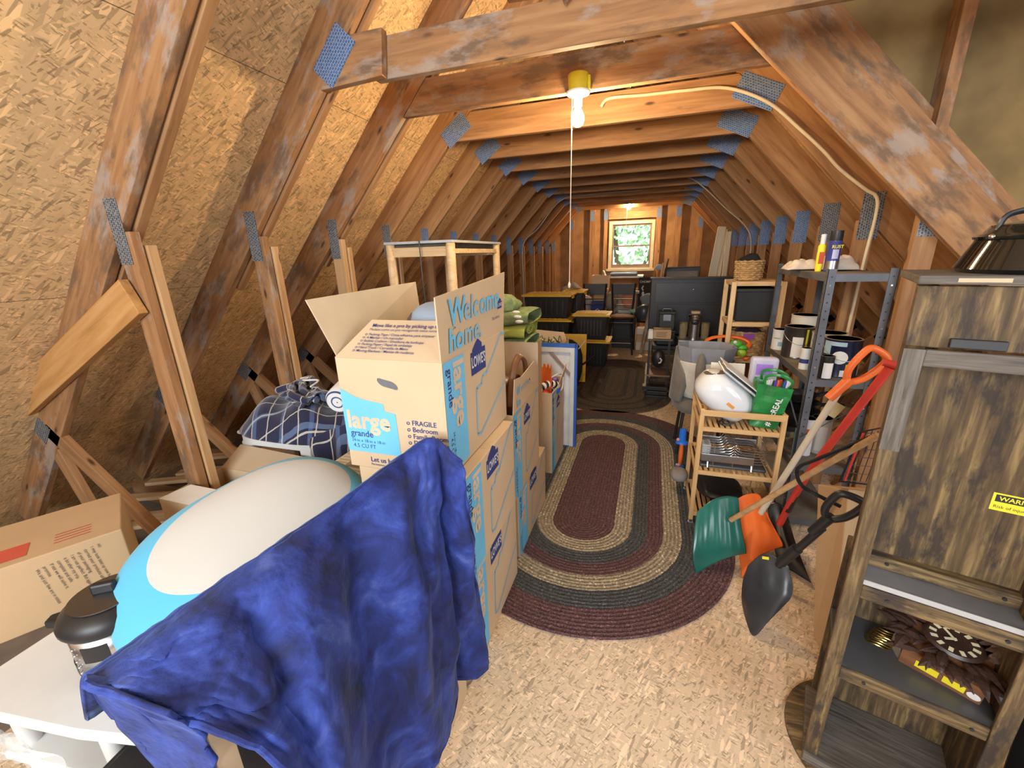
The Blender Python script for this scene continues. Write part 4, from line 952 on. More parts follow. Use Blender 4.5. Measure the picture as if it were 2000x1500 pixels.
# cuckoo clock lying on the shelf
ckl = thing('cuckoo_clock', 'carved dark wood cuckoo clock lying on the shelf of the rustic unit', 'clock', (.83, 1.165, .41), RZ - .12)
carved = plain('carved_dark_wood', (.055, .028, .02), .4, vary=.4)
CM = Matrix.Translation((.0, .05, .045)) @ Matrix.Rotation(math.radians(16), 4, 'X') @ Matrix.Rotation(math.radians(-10), 4, 'Z') @ Matrix.Scale(1.08, 4)
M().box(-.075, .075, -.04, .06, -.03, .055, mat=CM @ Matrix.Translation((0, -.035, -.02))).build('case', wood('clock_case', (.12, .045, .015), (.22, .09, .035), (.3, .14, .06), knots=False), ckl, bevel=.003)
M().prism([(-.075, -.06), (-.10, -.02), (-.085, .05), (-.075, .05)], -.03, .02, mat=CM @ Matrix.Translation((0, -.01, -.02))).build('pale_back', plain('pale_slats', (.36, .30, .25), .7), ckl)
rr = random.Random(5)
def leaf_m(m, c, ang, ln, w, mat, lift=.01):
    P = []
    for i in range(7):
        t = i / 6; P.append((c[0] + math.cos(ang) * ln * t, c[1] + math.sin(ang) * ln * t, c[2] + lift * math.sin(t * 2.4)))
    for i in range(6):
        a, b_ = Vector(P[i]), Vector(P[i + 1]); n = Vector((-math.sin(ang), math.cos(ang), 0))
        wa = w * math.sin(PI * (i / 6) ** .7) + .0005; wb = w * math.sin(PI * ((i + 1) / 6) ** .7) + .0005
        up = Vector((0, 0, w * .35))
        m.add([a - n * wa, a + up * (wa / w), a + n * wa, b_ + n * wb, b_ + up * (wb / w), b_ - n * wb], [(0, 1, 4, 5), (1, 2, 3, 4)], 0, mat)
m = M()
for i in range(110):
    a = rr.uniform(0, 2 * PI); r = rr.uniform(.045, .10)
    leaf_m(m, (r * math.cos(a) * 1.25, r * math.sin(a) * .75, .045 + rr.uniform(0, .012)), a + rr.uniform(-.7, .7), rr.uniform(.035, .075), rr.uniform(.007, .013), CM)
m.build('carved_leaves', carved, ckl, solid=.002)
M().lathe([(.0, .05), (.042, .05), (.046, .056), (.040, .062), (.0, .060)], 32, mat=CM @ Matrix.Scale(1.25, 4, (1, 0, 0))).build('dial_ring', carved, ckl, smooth=True)
m = M()
for i in range(12):
    a = i * PI / 6; m.box(-.0035, .0035, .026, .037, .0625, .064, mat=CM @ Matrix.Scale(1.25, 4, (1, 0, 0)) @ Matrix.Rotation(a, 4, 'Z'))
m.build('numeral', plain('ivory_numeral', (.75, .68, .45), .5), ckl)
M().box(-.0025, .0025, -.004, .03, .0645, .0655, mat=CM @ Matrix.Rotation(.9, 4, 'Z')).box(-.003, .003, -.004, .02, .0655, .0665, mat=CM @ Matrix.Rotation(2.2, 4, 'Z')).build('hand', plain('ivory_numeral', (.75, .68, .45), .5), ckl)
m = M().box(-.045, -.002, -.0765, -.0755, -.012, .012, mat=CM @ Matrix.Translation((0, 0, .0))).box(.006, .045, -.0765, -.0755, -.012, .012, mat=CM); m.build('yellow_tag', yellow_label, ckl)
M().lathe([(.0, 0), (.012, 0), (.012, .001), (0, .001)], 20, mat=CM @ Matrix.Translation((.06, -.077, 0)) @ Matrix.Rotation(PI / 2, 4, 'X')).build('round_sticker', paper, ckl)
ch = M()
for k in range(5): ch.tube([(-.14 + .028 * math.cos(a) + .004 * k, .03 + .02 * math.sin(a) + .004 * k, .0 + .006 * k + .004 * math.sin(3 * a)) for a in [i * PI / 9 for i in range(18)]], .0022, 5, closed=True)
ch.build('brass_chain', plain('brass', (.6, .42, .12), .3, 1.0), ckl, smooth=True)

# enamel roaster on top
ro = thing('roasting_pot', 'glossy black enamel pot with a domed lid on top of the rustic unit', 'pot', (.79, 1.21, 1.484))
M().lathe([(.0, .0), (.135, .0), (.142, .008), (.120, .062), (.118, .07)], 48).build('pot_body', plain('black_enamel', (.01, .011, .01), .06, coat=.6), ro, smooth=True)
M().lathe([(.122, .068), (.124, .073), (.118, .077), (.108, .082), (.10, .096), (.05, .105), (.0, .108)], 48).build('lid', plain('black_enamel', (.01, .011, .01), .06, coat=.6), ro, smooth=True)
M().tube(catmull([(-.10, 0, .085), (-.085, -.0, .118), (0, 0, .128), (.085, 0, .118), (.10, 0, .085)], 8), .005, 8, flat=1.5).build('handle', black_p, ro, smooth=True)
m = M()
for s_ in (-1, 1): m.ball((s_ * .123, -.03, .073), .006)
m.build('rivet', chrome, ro, smooth=True)

# ================================================================== CARTON AND SHOVELS
hx_ = [(.735, 1.66, .001), (.74, 1.50, .001), (1.05, 1.50, .001), (1.05, 1.78, .001), (.752, 1.95, .55), (.80, 1.80, .62), (1.05, 1.80, .62), (1.05, 1.97, .55)]
ct = thing('leaning_carton', 'tall plain brown carton leaning behind the shovels beside the rustic unit', 'box', (.85, 1.6, 0))
cm_ = M(); cm_.add([Vector(p) - Vector((.85, 1.6, 0)) for p in hx_], [(0, 3, 2, 1), (4, 5, 6, 7), (0, 1, 5, 4), (1, 2, 6, 5), (2, 3, 7, 6), (3, 0, 4, 7)]); cm_.build('carton', cardboard_d, ct, bevel=.006)
q_ = [Vector(p) - Vector((.85, 1.6, 0)) for p in hx_]
nn = (q_[2] - q_[1]).cross(q_[5] - q_[1]).normalized() * .0012
g = M(); P_ = lambda u, v: q_[1] * (1 - u) * (1 - v) + q_[2] * u * (1 - v) + q_[6] * u * v + q_[5] * (1 - u) * v + nn
g.poly([P_(.04, .62), P_(.09, .74), P_(.12, .62), P_(.08, .5)]); g.poly([P_(.14, .70), P_(.14, .60), P_(.40, .50), P_(.40, .64)]); g.build('torn_patch', plain('torn_cardboard', (.38, .2, .09), .9), ct)
def blade(par, G, mat, nu=24, nv=20, th=.006, ribs=5, rib=.006):
    def fn(u, v):
        p = surf(G, u, v); n = Vector((-.35, -.9, .3)).normalized()
        e = math.sin(PI * u) ** .5 if 0 < u < 1 else 0
        k = gs(v - .45, .28)
        return p + n * (rib * math.cos(ribs * 2 * PI * (u - .5)) * k * .5 + .0)
    o = M().grid(fn, nu, nv).build('blade', mat, par, smooth=True, solid=th); o.location = -Vector(par.location); return o
def dgrip(par, base, tip, mat, w=.055, r=.012, side=(1, 0, 0)):
    base = Vector(base) - Vector(par.location); tip = Vector(tip) - Vector(par.location); d = (tip - base); s_ = Vector(side); s_ = (s_ - d.normalized() * s_.dot(d.normalized())).normalized() * w
    pts = [base, base + d * .3 + s_ * .8, base + d * .75 + s_ * 1.05, base + d + s_ * .8, base + d - s_ * .8, base + d * .75 - s_ * 1.05, base + d * .3 - s_ * .8]
    P = catmull(pts + [pts[0]], 6)[:-1]
    o = M().tube(P, r, 10, closed=True); d0 = d.normalized()
    o.cyl(base - d0 * .09, base + d0 * .02, r * 1.35, r * 1.5, 14)
    return o.build('grip', mat, par, smooth=True)
def shaft(par, pts, r, mat, nm='shaft'):
    L0 = Vector(par.location); return M().tube([Vector(p) - L0 for p in catmull(pts, 5)], r, 14).build(nm, mat, par, smooth=True)
s1 = thing('snow_shovel', 'dark green plastic snow shovel with a brown wooden handle, leftmost', 'shovel', (.4, 1.95, .0))
blade(s1, [[(.297, 2.03, .275), (.36, 2.07, .325), (.43, 2.10, .345), (.492, 2.12, .335)], [(.285, 1.97, .20), (.36, 2.0, .235), (.44, 2.03, .245), (.505, 2.05, .225)], [(.283, 1.91, .10), (.36, 1.95, .14), (.45, 1.97, .14), (.528, 2.0, .13)], [(.307, 1.895, .008), (.36, 1.92, .045), (.44, 1.955, .085), (.535, 2.0, .100)]], green_p)
shaft(s1, [(.452, 2.02, .262), (.60, 1.92, .50), (.712, 1.86, .668), (.83, 1.75, .879)], .0125, wood_h)
s2 = thing('snow_shovel', 'bright orange plastic snow shovel with cream handle and orange D grip', 'shovel', (.6, 2.1, 0))
blade(s2, [[(.505, 2.22, .262), (.55, 2.235, .29), (.60, 2.25, .298), (.622, 2.25, .29)], [(.510, 2.16, .17), (.56, 2.17, .22), (.62, 2.18, .235), (.66, 2.16, .21)], [(.515, 2.06, .08), (.56, 2.07, .14), (.63, 2.08, .17), (.70, 2.06, .150)], [(.516, 1.925, .008), (.56, 1.97, .06), (.62, 2.02, .10), (.695, 2.05, .135)]], orange_p, ribs=4)
shaft(s2, [(.612, 2.15, .245), (.70, 2.10, .58), (.797, 2.05, .95)], .0145, cream_h)
dgrip(s2, (.815, 2.045, .99), (.905, 2.04, 1.125), orange_p, .042, .0145, (.8, 0, -.5))
s3 = thing('snow_shovel', 'black plastic snow shovel in front, short black shaft with D grip', 'shovel', (.53, 1.62, 0))
blade(s3, [[(.478, 1.73, .235), (.515, 1.71, .318), (.55, 1.69, .338), (.60, 1.66, .318)], [(.470, 1.73, .14), (.505, 1.70, .23), (.565, 1.66, .262), (.618, 1.63, .25)], [(.474, 1.70, .05), (.50, 1.66, .13), (.56, 1.62, .19), (.612, 1.61, .215)], [(.490, 1.60, .006), (.508, 1.585, .01), (.545, 1.59, .09), (.600, 1.61, .185)]], plain('scuffed_black_plastic', (.035, .037, .042), .32, vary=.3), ribs=3)
shaft(s3, [(.568, 1.665, .31), (.60, 1.60, .45), (.635, 1.54, .59)], .014, black_p)
shaft(s3, [(.572, 1.655, .335), (.598, 1.605, .445)], .020, black_p, 'foam_sleeve')
dgrip(s3, (.638, 1.525, .635), (.672, 1.47, .76), black_p, .038, .0125, (.8, 0, -.5))
M().box(-.012, .012, -.0015, .0015, -.006, .006).build('yellow_sticker', yellow_label, s3).matrix_local = frame((.525 - .53, 1.688 - 1.62, .318), (1, -.2, .2), (0, 1, 0), (0, 0, 1))
s4 = thing('snow_shovel', 'black snow shovel with a thick red shaft, behind the orange one', 'shovel', (.7, 1.95, 0))
blade(s4, [[(.655, 2.22, .26), (.69, 2.22, .28), (.72, 2.21, .27), (.74, 2.20, .24)], [(.67, 2.13, .14), (.71, 2.13, .16), (.75, 2.12, .15), (.775, 2.10, .12)], [(.70, 2.04, .02), (.74, 2.02, .03), (.78, 1.98, .03), (.81, 1.95, .03)]], plain('glossy_black_plastic', (.012, .012, .013), .2), ribs=2)
shaft(s4, [(.70, 2.14, .20), (.74, 2.09, .46), (.81, 2.0, .78), (.885, 1.90, 1.10)], .0158, red_p)
shaft(s4, [(.716, 2.122, .295), (.732, 2.105, .40)], .0165, black_p, 'black_label')
g = M(); lf = frame((.706, 2.098, .305), (.18, -.12, .97), (-1, 0, .18), (-.1, -1, 0)); g.text('SNOW', .022, lf @ Matrix.Translation((0, -.006, .002)), 0, bold=.02); g.build('label_text', white_p, s4)
shaft(s4, [(.862, 1.905, 1.118), (.888, 1.896, 1.112), (.918, 1.886, 1.098)], .014, red_p, 'grip')
s5 = thing('wire_grate', 'black wire grate panel standing on the leaning carton by the rustic unit', 'grate', (.84, 1.83, .635))
m = M().tube([(-.06, 0, .0), (-.03, 0, .22), (.10, 0, .27), (.10, 0, .0)], .005, 6, closed=True)
for i in range(7): m.cyl((-.055 + .02 * i, 0, .01), (-.03 + .018 * i, 0, .23), .0015, n=5); m.cyl((-.055, 0, .01 + .034 * i), (.09, 0, .005 + .037 * i), .0015, n=5)
m.build('wire_grid', black_p, s5, smooth=True)
M().tube([(-.05, -.01, .01), (-.025, -.01, .22)], .004, 6).build('red_edge', red_p, s5)
s6 = tag(M().tube(catmull([(.853, 1.80, .865), (.744, 1.80, .785), (.66, 1.80, .725), (.624, 1.80, .70), (.612, 1.79, .67), (.622, 1.75, .64), (.66, 1.72, .625), (.74, 1.69, .60)], 6), .0075, 8).build('bent_cane', plain('glossy_black_tube', (.01, .01, .012), .15), smooth=True), 'glossy black bent tube handle resting over the shovel shafts', 'handle')

# ================================================================== GRAY METAL SHELF WITH PAINT
ms_ = thing('metal_shelf', 'gray steel shelf with perforated posts holding paint cans', 'shelf', (.81, 2.45, 0))
SW, SD = .28, .90
for x, y, sx, sy in ((0, 0, 1, 1), (SW, 0, -1, 1), (0, SD, 1, -1), (SW, SD, -1, -1)):
    m = M().box(min(x, x + sx * .035), max(x, x + sx * .035), min(y, y + sy * .002), max(y, y + sy * .002), 0, 1.44).box(min(x, x + sx * .002), max(x, x + sx * .002), min(y, y + sy * .035), max(y, y + sy * .035), 0, 1.44)
    p_ = m.build('post', gray_metal, ms_)
    if y == 0:
        h = M()
        for i in range(34):
            z = .05 + i * .041; h.cyl((x + sx * .018, -.0006, z), (x + sx * .018, .0005, z), .0042, n=8, mi=1 if i % 5 == 2 else 0)
            if x == 0: h.cyl((-.0006, .018, z), (.0005, .018, z), .0042, n=8, mi=1 if i % 6 == 3 else 0)
        h.build('bolt_hole', [black_p, chrome], p_)
for z in (1.415, .885, .40, .06):
    M().box(.003, SW - .003, .003, SD - .003, z - .004, z).build('shelf_board', shelf_top_m, ms_)
    M().box(.003, SW - .003, .002, .004, z - .035, z + .001).box(.003, SW - .003, SD - .004, SD - .002, z - .035, z + .001).box(.002, .004, .004, SD - .004, z - .035, z + .001).box(SW - .004, SW - .002, .004, SD - .004, z - .035, z + .001).build('shelf_rim', gray_metal, ms_)
M().tube([(.012, .0, .56), (.27, .0, .78)], .009, 4, flat=.3).build('cross_brace', gray_metal, ms_)
M().tube([(-.003, .03, .62), (-.003, .5, .86)], .009, 4, flat=.3).build('cross_brace', gray_metal, ms_)
def can(x, y, z, r, h, body, label, lidm=None, bands=None, wire=True, lab=None, cat='paint can', name='paint_can', open_=False):
    T = thing(name, label, cat, (x, y, z))
    M().lathe([(.0, 0), (r * .985, 0), (r * 1.01, .003), (r, .006), (r, h - .008), (r * 1.03, h - .005), (r * 1.03, h)], 36).build('can_body', body, T, smooth=True)
    M().lathe([(r * 1.02, h), (r * .9, h + .001), (r * .88, h - .006), (.0, h - .006)], 36).build('lid', lidm or steel, T, smooth=True)
    if bands:
        for nm, a0, a1, z0, z1, mt in bands:
            M().grid(lambda u, v: ((r + .0012) * math.cos(a0 + (a1 - a0) * u), (r + .0012) * math.sin(a0 + (a1 - a0) * u), z0 * h + (z1 - z0) * h * v), 20, 1).build(nm, mt, T, smooth=True)
    if wire: M().tube([(r * 1.03 * math.cos(a), r * 1.03 * math.sin(a), h * .8 - abs(math.cos((a + PI / 2))) * .0 - .35 * h * math.sin((a + PI) )) for a in [-PI + i * PI / 14 for i in range(15)]], .0014, 5).build('wire_handle', steel_dark, T, smooth=True)
    return T
dkblue = plain('dark_blue_can', (.008, .014, .05), .3, vary=.1); offw = plain('off_white_can', (.62, .6, .53), .5, vary=.1); drip = plain('dried_paint_lid', (.35, .28, .18), .5, vary=.4); pblue = plain('pale_blue_paint', (.35, .5, .62), .5)
tcan = can(.985, 2.60, .886, .083, .195, dkblue, 'dark navy one-gallon paint can with a round white swatch, near front', drip, [('pale_swatch', 0, .01, 0, .01, white_p), ('side_label', -.75, -.05, .05, .72, paper), ('paint_drip', -2.9, -1.7, .84, .95, pblue), ('paint_drip', -3.0, -2.5, .6, .95, pblue)])
def cyl_disc(T, r, a, z, rad, mt, nm, sq=False):
    n = 4 if sq else 28
    pts = []
    for i in range(n):
        th = 2 * PI * i / n + (PI / 4 if sq else 0); du = rad * math.cos(th); dz = rad * math.sin(th); aa = a + du / r
        pts.append(((r + .0025) * math.cos(aa), (r + .0025) * math.sin(aa), z + dz))
    c = ((r + .003) * math.cos(a), (r + .003) * math.sin(a), z); m = M(); m.add(pts + [c], [(i, (i + 1) % n, n) for i in range(n)]); m.build(nm, mt, T)
cyl_disc(tcan, .083, -1.95, .105, .034, white_p, 'swatch'); cyl_disc(tcan, .083, -1.45, .06, .016, plain('lime_label', (.4, .6, .05), .5), 'lime_mark', True); cyl_disc(tcan, .083, -1.62, .022, .024, paper, 'bar_label', True)
can(.99, 2.80, .886, .083, .19, offw, 'cream gallon paint can right behind the navy one', drip)
can(.897, 3.00, .886, .080, .19, steel_dark, 'dark steel gallon paint can with a pale paper label', drip, [('paper_label', -2.2, -1.5, .05, .7, paper), ('yellow_band', -1.35, -1.2, .1, .95, yellow_label)])
can(.985, 3.20, .886, .085, .235, offw, 'tall cream paint can at the back left of the middle shelf', drip)
c4 = can(.828, 3.30 - .0, .886, .052, .13, white_p, 'small white paint can with blue-gray drips at the far left of the shelf', drip, [('blue_print', -2.4, -1.9, .25, .45, blue_faint), ('gray_print', -2.9, -2.5, .6, .68, gray_p), ('paper_label', -2.6, -2.2, .1, .3, plain('pale_gray', (.6, .6, .62), .6))]) if False else None
c4 = can(.85, 3.15 + .14, .886, .05, .125, white_p, 'tiny tin', drip) if False else None
tag_ = can(.752 + .10, 2.68 + .0, .886, .026, .12, white_p, 'slim white bottle-sized tin with a blue band behind the front post', drip, [('blue_band', -3.1, -.6, .3, .5, navy_print)], wire=False)
can(.862, 2.58, .886, .022, .10, plain('teal_tin', (.25, .45, .48), .5), 'small teal and white tin just left of the front post', drip, wire=False)
can(.895, 2.50, .886, .031, .12, plain('black_tin', (.02, .02, .02), .4), 'small black tin with a white label right of the front post', drip, [('white_label', -2.3, -.9, .04, .72, paper)], wire=False)
can(.860, 3.21, .886, .052, .135, white_p, 'small white quart paint can at the left end of the shelf', drip, [('blue_print', -2.1, -1.6, .2, .42, blue_faint), ('print', -2.7, -1.9, .55, .62, gray_p)], wire=False)
# spray can, tube, rags on top
sp = can(.905, 2.72, 1.416, .031, .155, plain('blue_spray_can', (.05, .06, .26), .3), 'blue and silver spray can with a black cap on the gray shelf', steel, [('silver_band', -2.8, -.3, .05, .35, steel), ('round_mark', -2.0, -1.1, .42, .72, plain('pale_violet_mark', (.5, .5, .72), .5))], wire=False, cat='spray can', name='spray_can')
M().lathe([(.0, .15), (.030, .15), (.031, .153), (.030, .205), (.0, .207)], 28).build('cap', black_p, sp, smooth=True)
g = M(); g.text('RUST', .022, frame((-.022, -.0335, .118), (1, 0, 0), (0, 0, 1), (0, -1, 0)), 0, bold=.02); g.build('lettering', yellow_label, sp)
tb_ = thing('glue_tube', 'yellow and white squeeze tube standing left of the blue spray can', 'tube', (.856, 2.74, 1.416))
M().lathe([(.0, 0), (.014, 0), (.017, .02), (.018, .13), (.012, .14)], 16).build('tube_body', yellow_label, tb_, smooth=True); M().lathe([(.0, .14), (.012, .14), (.012, .19), (.0, .192)], 16).build('cap', white_p, tb_, smooth=True)
M().box(-.012, .012, -.0195, -.018, .04, .1).build('red_print', red_print, tb_)
def rag(c, s, lb):
    def fn(u, v):
        p = Vector((c[0] + s[0] * (u - .5), c[1] + s[1] * (v - .5), c[2])); e = max(0, 1 - (2 * u - 1) ** 4) * max(0, 1 - (2 * v - 1) ** 4)
        p.z += s[2] * e * (.6 + .9 * abs(noise.noise(p * 16))); p.x += .02 * noise.noise(p * 21); return p
    return tag(M().grid(fn, 30, 24).build('cloth_rag', white_cloth, smooth=True, solid=.006), lb, 'cloth')
rag((.83, 2.95, 1.422), (.16, .16, .05), 'crumpled cream rag left of the spray can on the gray shelf')
rag((.975, 2.86, 1.422), (.16, .2, .085), 'bunched cream rag right of the spray can on the gray shelf')
# lower shelf clutter
can(.90, 2.60, .401, .034, .22, plain('white_spray', (.7, .7, .7), .4), 'white spray can with a red oval on the lower gray shelf', steel, [('red_oval', -2.1, -1.5, .62, .75, red_print)], wire=False, cat='spray can', name='spray_can')
can(.985, 2.66, .401, .05, .21, plain('gray_white_jug', (.55, .55, .56), .5), 'pale gray canister right of the white spray can on the lower shelf', steel, [('label_print', -2.2, -1.2, .1, .8, paper)], wire=False, cat='canister', name='canister')
can(.85, 2.56, .401, .02, .17, plain('teal_tin2', (.2, .45, .5), .5), 'thin teal tin behind the front post on the lower shelf', steel, wire=False)
for i, (x, y, z, r) in enumerate(((.92, 3.0, .401, .09), (.93, 3.0, .455, .095), (.915, 2.98, .51, .085), (.92, 2.82, .56, .10), (.93, 2.83, .61, .09), (.92, 2.85, .655, .085))):
    T = thing('frying_pan', ['wide dark frying pan at the bottom of the pan pile', 'dark frying pan second from the bottom of the pile', 'dark frying pan third from the bottom of the pile', 'black frying pan with a steel rim in the middle of the pile', 'scratched black pan second from the top of the pile', 'topmost dark pan of the pile on the gray shelf'][i], 'pan', (x, y, z), .4 * i - 2, 'pans piled on the gray shelf')
    M().lathe([(.0, 0), (r * .8, 0), (r, .035), (r * 1.02, .037), (r * .97, .034), (r * .78, .005), (.0, .004)], 32).build('pan_body', black_p if i % 2 else steel_dark, T, smooth=True)
    M().tube([(r, 0, .03), (r + .05, 0, .045), (r + .11, 0, .05)], .008, 8, flat=1.6).build('handle', black_p, T, smooth=True)
tag(M().box(-.035, .035, -.002, .002, -.04, .04, mat=Matrix.Translation((.985, 2.55, .70)) @ Matrix.Rotation(.5, 4, 'Y')).build('paper_note', plain('yellowed_note', (.7, .55, .28), .8)), 'yellowed tilted paper note behind the front post of the gray shelf', 'paper')
tag(M().ball((.80, 2.75, .57), .04).build('black_ball', black_p, smooth=True), 'small round black knob-like ball left of the gray shelf post', 'ball')

# ================================================================== WOODEN CART
ca = thing('slatted_cart', 'light wood slatted cart on casters holding the white appliance', 'cart', (.30, 2.32, 0))
CW, CD = .41, .40
def bm_(nm, a, b_, w, th, par, side=(0, 1, 0)): return board(nm, a, b_, w, th, bamboo, par, side, .002)
for x in (.01, CW - .01):
    for y in (.01, CD - .01): bm_('post', (x, y, .035), (x, y, .725), .024, .02, ca, (0, 1, 0))
for z in (.61, .345, .075):
    for y in (.01, CD - .01): bm_('rail', (.02, y, z), (CW - .02, y, z), .026, .012, ca)
    for x in (.008, CW - .008): bm_('rail', (x, .02, z), (x, CD - .02, z), .026, .012, ca, (1, 0, 0))
    for i in range(13): x = .035 + i * (CW - .07) / 12; bm_('slat', (x, .016, z + .009), (x, CD - .016, z + .009), .018, .007, ca, (0, 0, 1)).rotation_euler
bm_('top_rail', (.0, .004, .705), (CW, .004, .705), .032, .014, ca)
bm_('top_rail', (.0, CD - .004, .705), (CW, CD - .004, .705), .032, .014, ca)
for x in (.004, CW - .004): bm_('top_rail', (x, .0, .705), (x, CD, .705), .032, .012, ca, (1, 0, 0))
for x in (.01, CW - .01):
    for y in (.01, CD - .01):
        w_ = M().lathe([(.0, -.006), (.014, -.006), (.014, .006), (0, .006)], 16, mat=Matrix.Translation((x, y, .014)) @ Matrix.Rotation(PI / 2, 4, 'X')).build('caster', gray_p, ca, smooth=True)
        M().box(x - .008, x + .008, y - .009, y + .009, .018, .036).build('caster_fork', chrome, w_)
# white appliance lying tilted
wa = thing('white_appliance', 'glossy white rounded kitchen appliance tipped on the cart', 'appliance', (.43, 2.50, .635))
AM = Matrix.Translation((.0, 0, .125)) @ Matrix.Rotation(math.radians(38), 4, 'Y')
gloss_w = plain('glossy_white_plastic', (.72, .75, .78), .12, vary=.02, coat=.4)
M().ball((0, 0, 0), .165, .125, .105, nu=36, nv=20, p=.72, mat=AM).build('appliance_body', gloss_w, wa, smooth=True)
M().ball((0, 0, 0), .055, .05, .008, nu=24, nv=8, mat=AM @ Matrix.Translation((-.13, -.02, .065)) @ Matrix.Rotation(-.75, 4, 'Y')).build('vent_opening', plain('dusty_vent', (.12, .09, .06), .8), wa, smooth=True)
M().box(-.135, .175, -.11, .11, -.006, .006, mat=AM @ Matrix.Translation((.01, 0, .112))).build('lid_plate', plain('pale_gray_plate', (.5, .52, .54), .35), wa, bevel=.006)
M().box(-.15, .19, -.12, .12, -.003, .003, mat=AM @ Matrix.Translation((.02, 0, .135))).build('tray', white_p, wa, bevel=.004)
M().box(-.022, .022, -.001, .001, -.008, .008, mat=AM @ Matrix.Translation((.03, -.1265, -.005))).build('orange_sticker', plain('orange_sticker', (.75, .3, .06), .5), wa)
tag(M().box(-.10, .085, -.004, .004, 0, .20, mat=Matrix.Translation((.475, 2.66, .70)) @ Matrix.Rotation(-.15, 4, 'X')).build('paper_tray', plain('cream_tray', (.72, .68, .58), .6), bevel=.004), 'cream square tray standing behind the white appliance', 'tray')
vs_ = M().lathe([(.0, .0), (.04, .0), (.046, .02), (.05, .16), (.047, .17), (.043, .16), (.04, .02), (.0, .01)], 28, (.60, 2.66, .635)).build('metal_tumbler', plain('brown_dark_mesh', (.1, .08, .06), .45, .4), smooth=True); tag(vs_, 'dark ribbed metal container between the cream tray and the green bag', 'container')
tag(M().tube(catmull([(.40, 2.40, .628), (.42, 2.37, .632), (.46, 2.38, .63), (.45, 2.42, .634), (.41, 2.40, .634), (.43, 2.36, .63), (.48, 2.38, .64)], 6), .005, 6).build('power_cord', black_p, smooth=True), 'coiled black power cord on the cart slats under the white appliance', 'cord')
# green tote bag
tg = thing('green_tote_bag', 'green plastic tote bag with white lettering, full of markers, on the cart', 'bag', (.62, 2.43, .625), -.06)
GM = Matrix.Rotation(.13, 4, 'Y')
gt = plain('glossy_green_bag', (.02, .21, .05), .3, vary=.3, sc=14)
def bagw(u, v):
    a = u * 4; i = int(a) % 4; f = a - int(a); C = [(-.062, -.05), (.062, -.05), (.062, .05), (-.062, .05)]
    p = Vector(C[i]).lerp(Vector(C[(i + 1) % 4]), f); k = 1 + .30 * v
    return (p.x * k + .008 * noise.noise(Vector((u * 9, v * 5, 0))), p.y * k + .01 * noise.noise(Vector((u * 9, v * 5, 4))), .24 * v)
M().grid(bagw, 48, 16, mat=GM).build('bag_body', gt, tg, smooth=False, solid=.002)
for y in (-.055, .05): M().tube([GM @ Vector(p) for p in catmull([(-.05, y, .235), (-.055, y - .01, .285), (.0, y - .03, .305), (.06, y - .02, .28), (.055, y, .235)], 6)], .008, 4, flat=.25).build('strap', gt, tg, smooth=True)
g = M(); g.text('#   icREAL', .038, GM @ frame((.025, -.0665, .02), (.12, -.055, 1), (-1, 0, .1), (0, -1, 0)), 0, bold=.02); g.build('lettering', white_p, tg)
mk = [white_p, white_p, white_p, plain('purple_marker', (.12, .04, .4), .4), orange_p, red_p, plain('blue_marker', (.04, .1, .5), .4)]
for i in range(9):
    x = -.045 + .014 * i; y = -.03 + .012 * (i % 3)
    tag(M().cyl((.62 + x + .02, 2.43 + y, .75), (.625 + x + .03, 2.425 + y, .885), .0068, n=10).build('marker', mk[i % 7], smooth=True), ['leftmost white', 'second white', 'third white', 'first purple', 'first orange', 'red', 'blue', 'white right-hand', 'white rightmost'][i] + ' marker pen sticking out of the green tote bag', 'marker', 'markers in the green bag')
tag(M().box(.565, .70, 2.56, 2.62, .80, .965).build('craft_case', plain('clear_lilac_plastic', (.72, .70, .85), .2, alpha=.6), bevel=.015), 'clear plastic craft case with a lilac label behind the green bag', 'case')
tag(M().box(.59, .67, 2.554, 2.559, .87, .93).build('lilac_card', plain('lilac_card', (.3, .16, .55), .6)), 'purple printed card on the clear craft case', 'card')
# dish rack
dr = thing('dish_rack', 'steel dish rack with curved chrome wires on the middle cart shelf', 'dish rack', (.50, 2.50, .36))
M().box(-.17, .17, -.13, .13, 0, .018).build('drip_tray', plain('dark_tray', (.06, .06, .065), .4), dr, bevel=.008)
M().box(-.165, .10, -.135, -.130, .04, .085).box(-.168, -.163, -.13, .13, .04, .085).box(-.165, .165, .130, .135, .04, .085).build('steel_band', steel, dr, bevel=.002)
wr_ = M()
for k in range(7):
    y = -.10 + .034 * k
    wr_.tube(catmull([(-.15, y, .09), (-.05, y, .09), (-.02, y, .12), (.02, y, .12), (.05, y, .085), (.12, y, .085), (.17, y, .05), (.17, y, .03)], 5), .0022, 5)
for k in range(6):
    z = .045 + .016 * k; wr_.tube(catmull([(-.14, -.125, z), (-.03, -.125, z), (.0, -.125, z + .018), (.035, -.125, z), (.12 + .005 * k, -.125, z), (.165, -.09, z), (.17, .1, z)], 5), .002, 5)
for x in (-.1, .10, .0): wr_.cyl((x, -.126, .02), (x, -.126, .135), .0022, n=5)
for x in (-.13, .09): wr_.tube([(x, -.14, .04), (x, -.15, .012), (x, -.14, .002)], .004, 6)
wr_.build('chrome_wire', chrome, dr, smooth=True)
M().tbox(-.165, -.115, -.11, -.03, .03, .13, .004).build('cutlery_holder', gray_p, dr, bevel=.006)
tag(M().ball((.47, 2.52, .165), .13, .15, .035, p=.8).build('black_cushion', black_p, smooth=True), 'flat rounded black cushion on the bottom slats of the cart', 'cushion')
tag(M().ball((.255, 2.66, .14), .055, .07, .04, p=.9).build('gray_shoe', gray_felt, smooth=True), 'dark gray rounded shoe tip beside the left side of the cart', 'shoe')

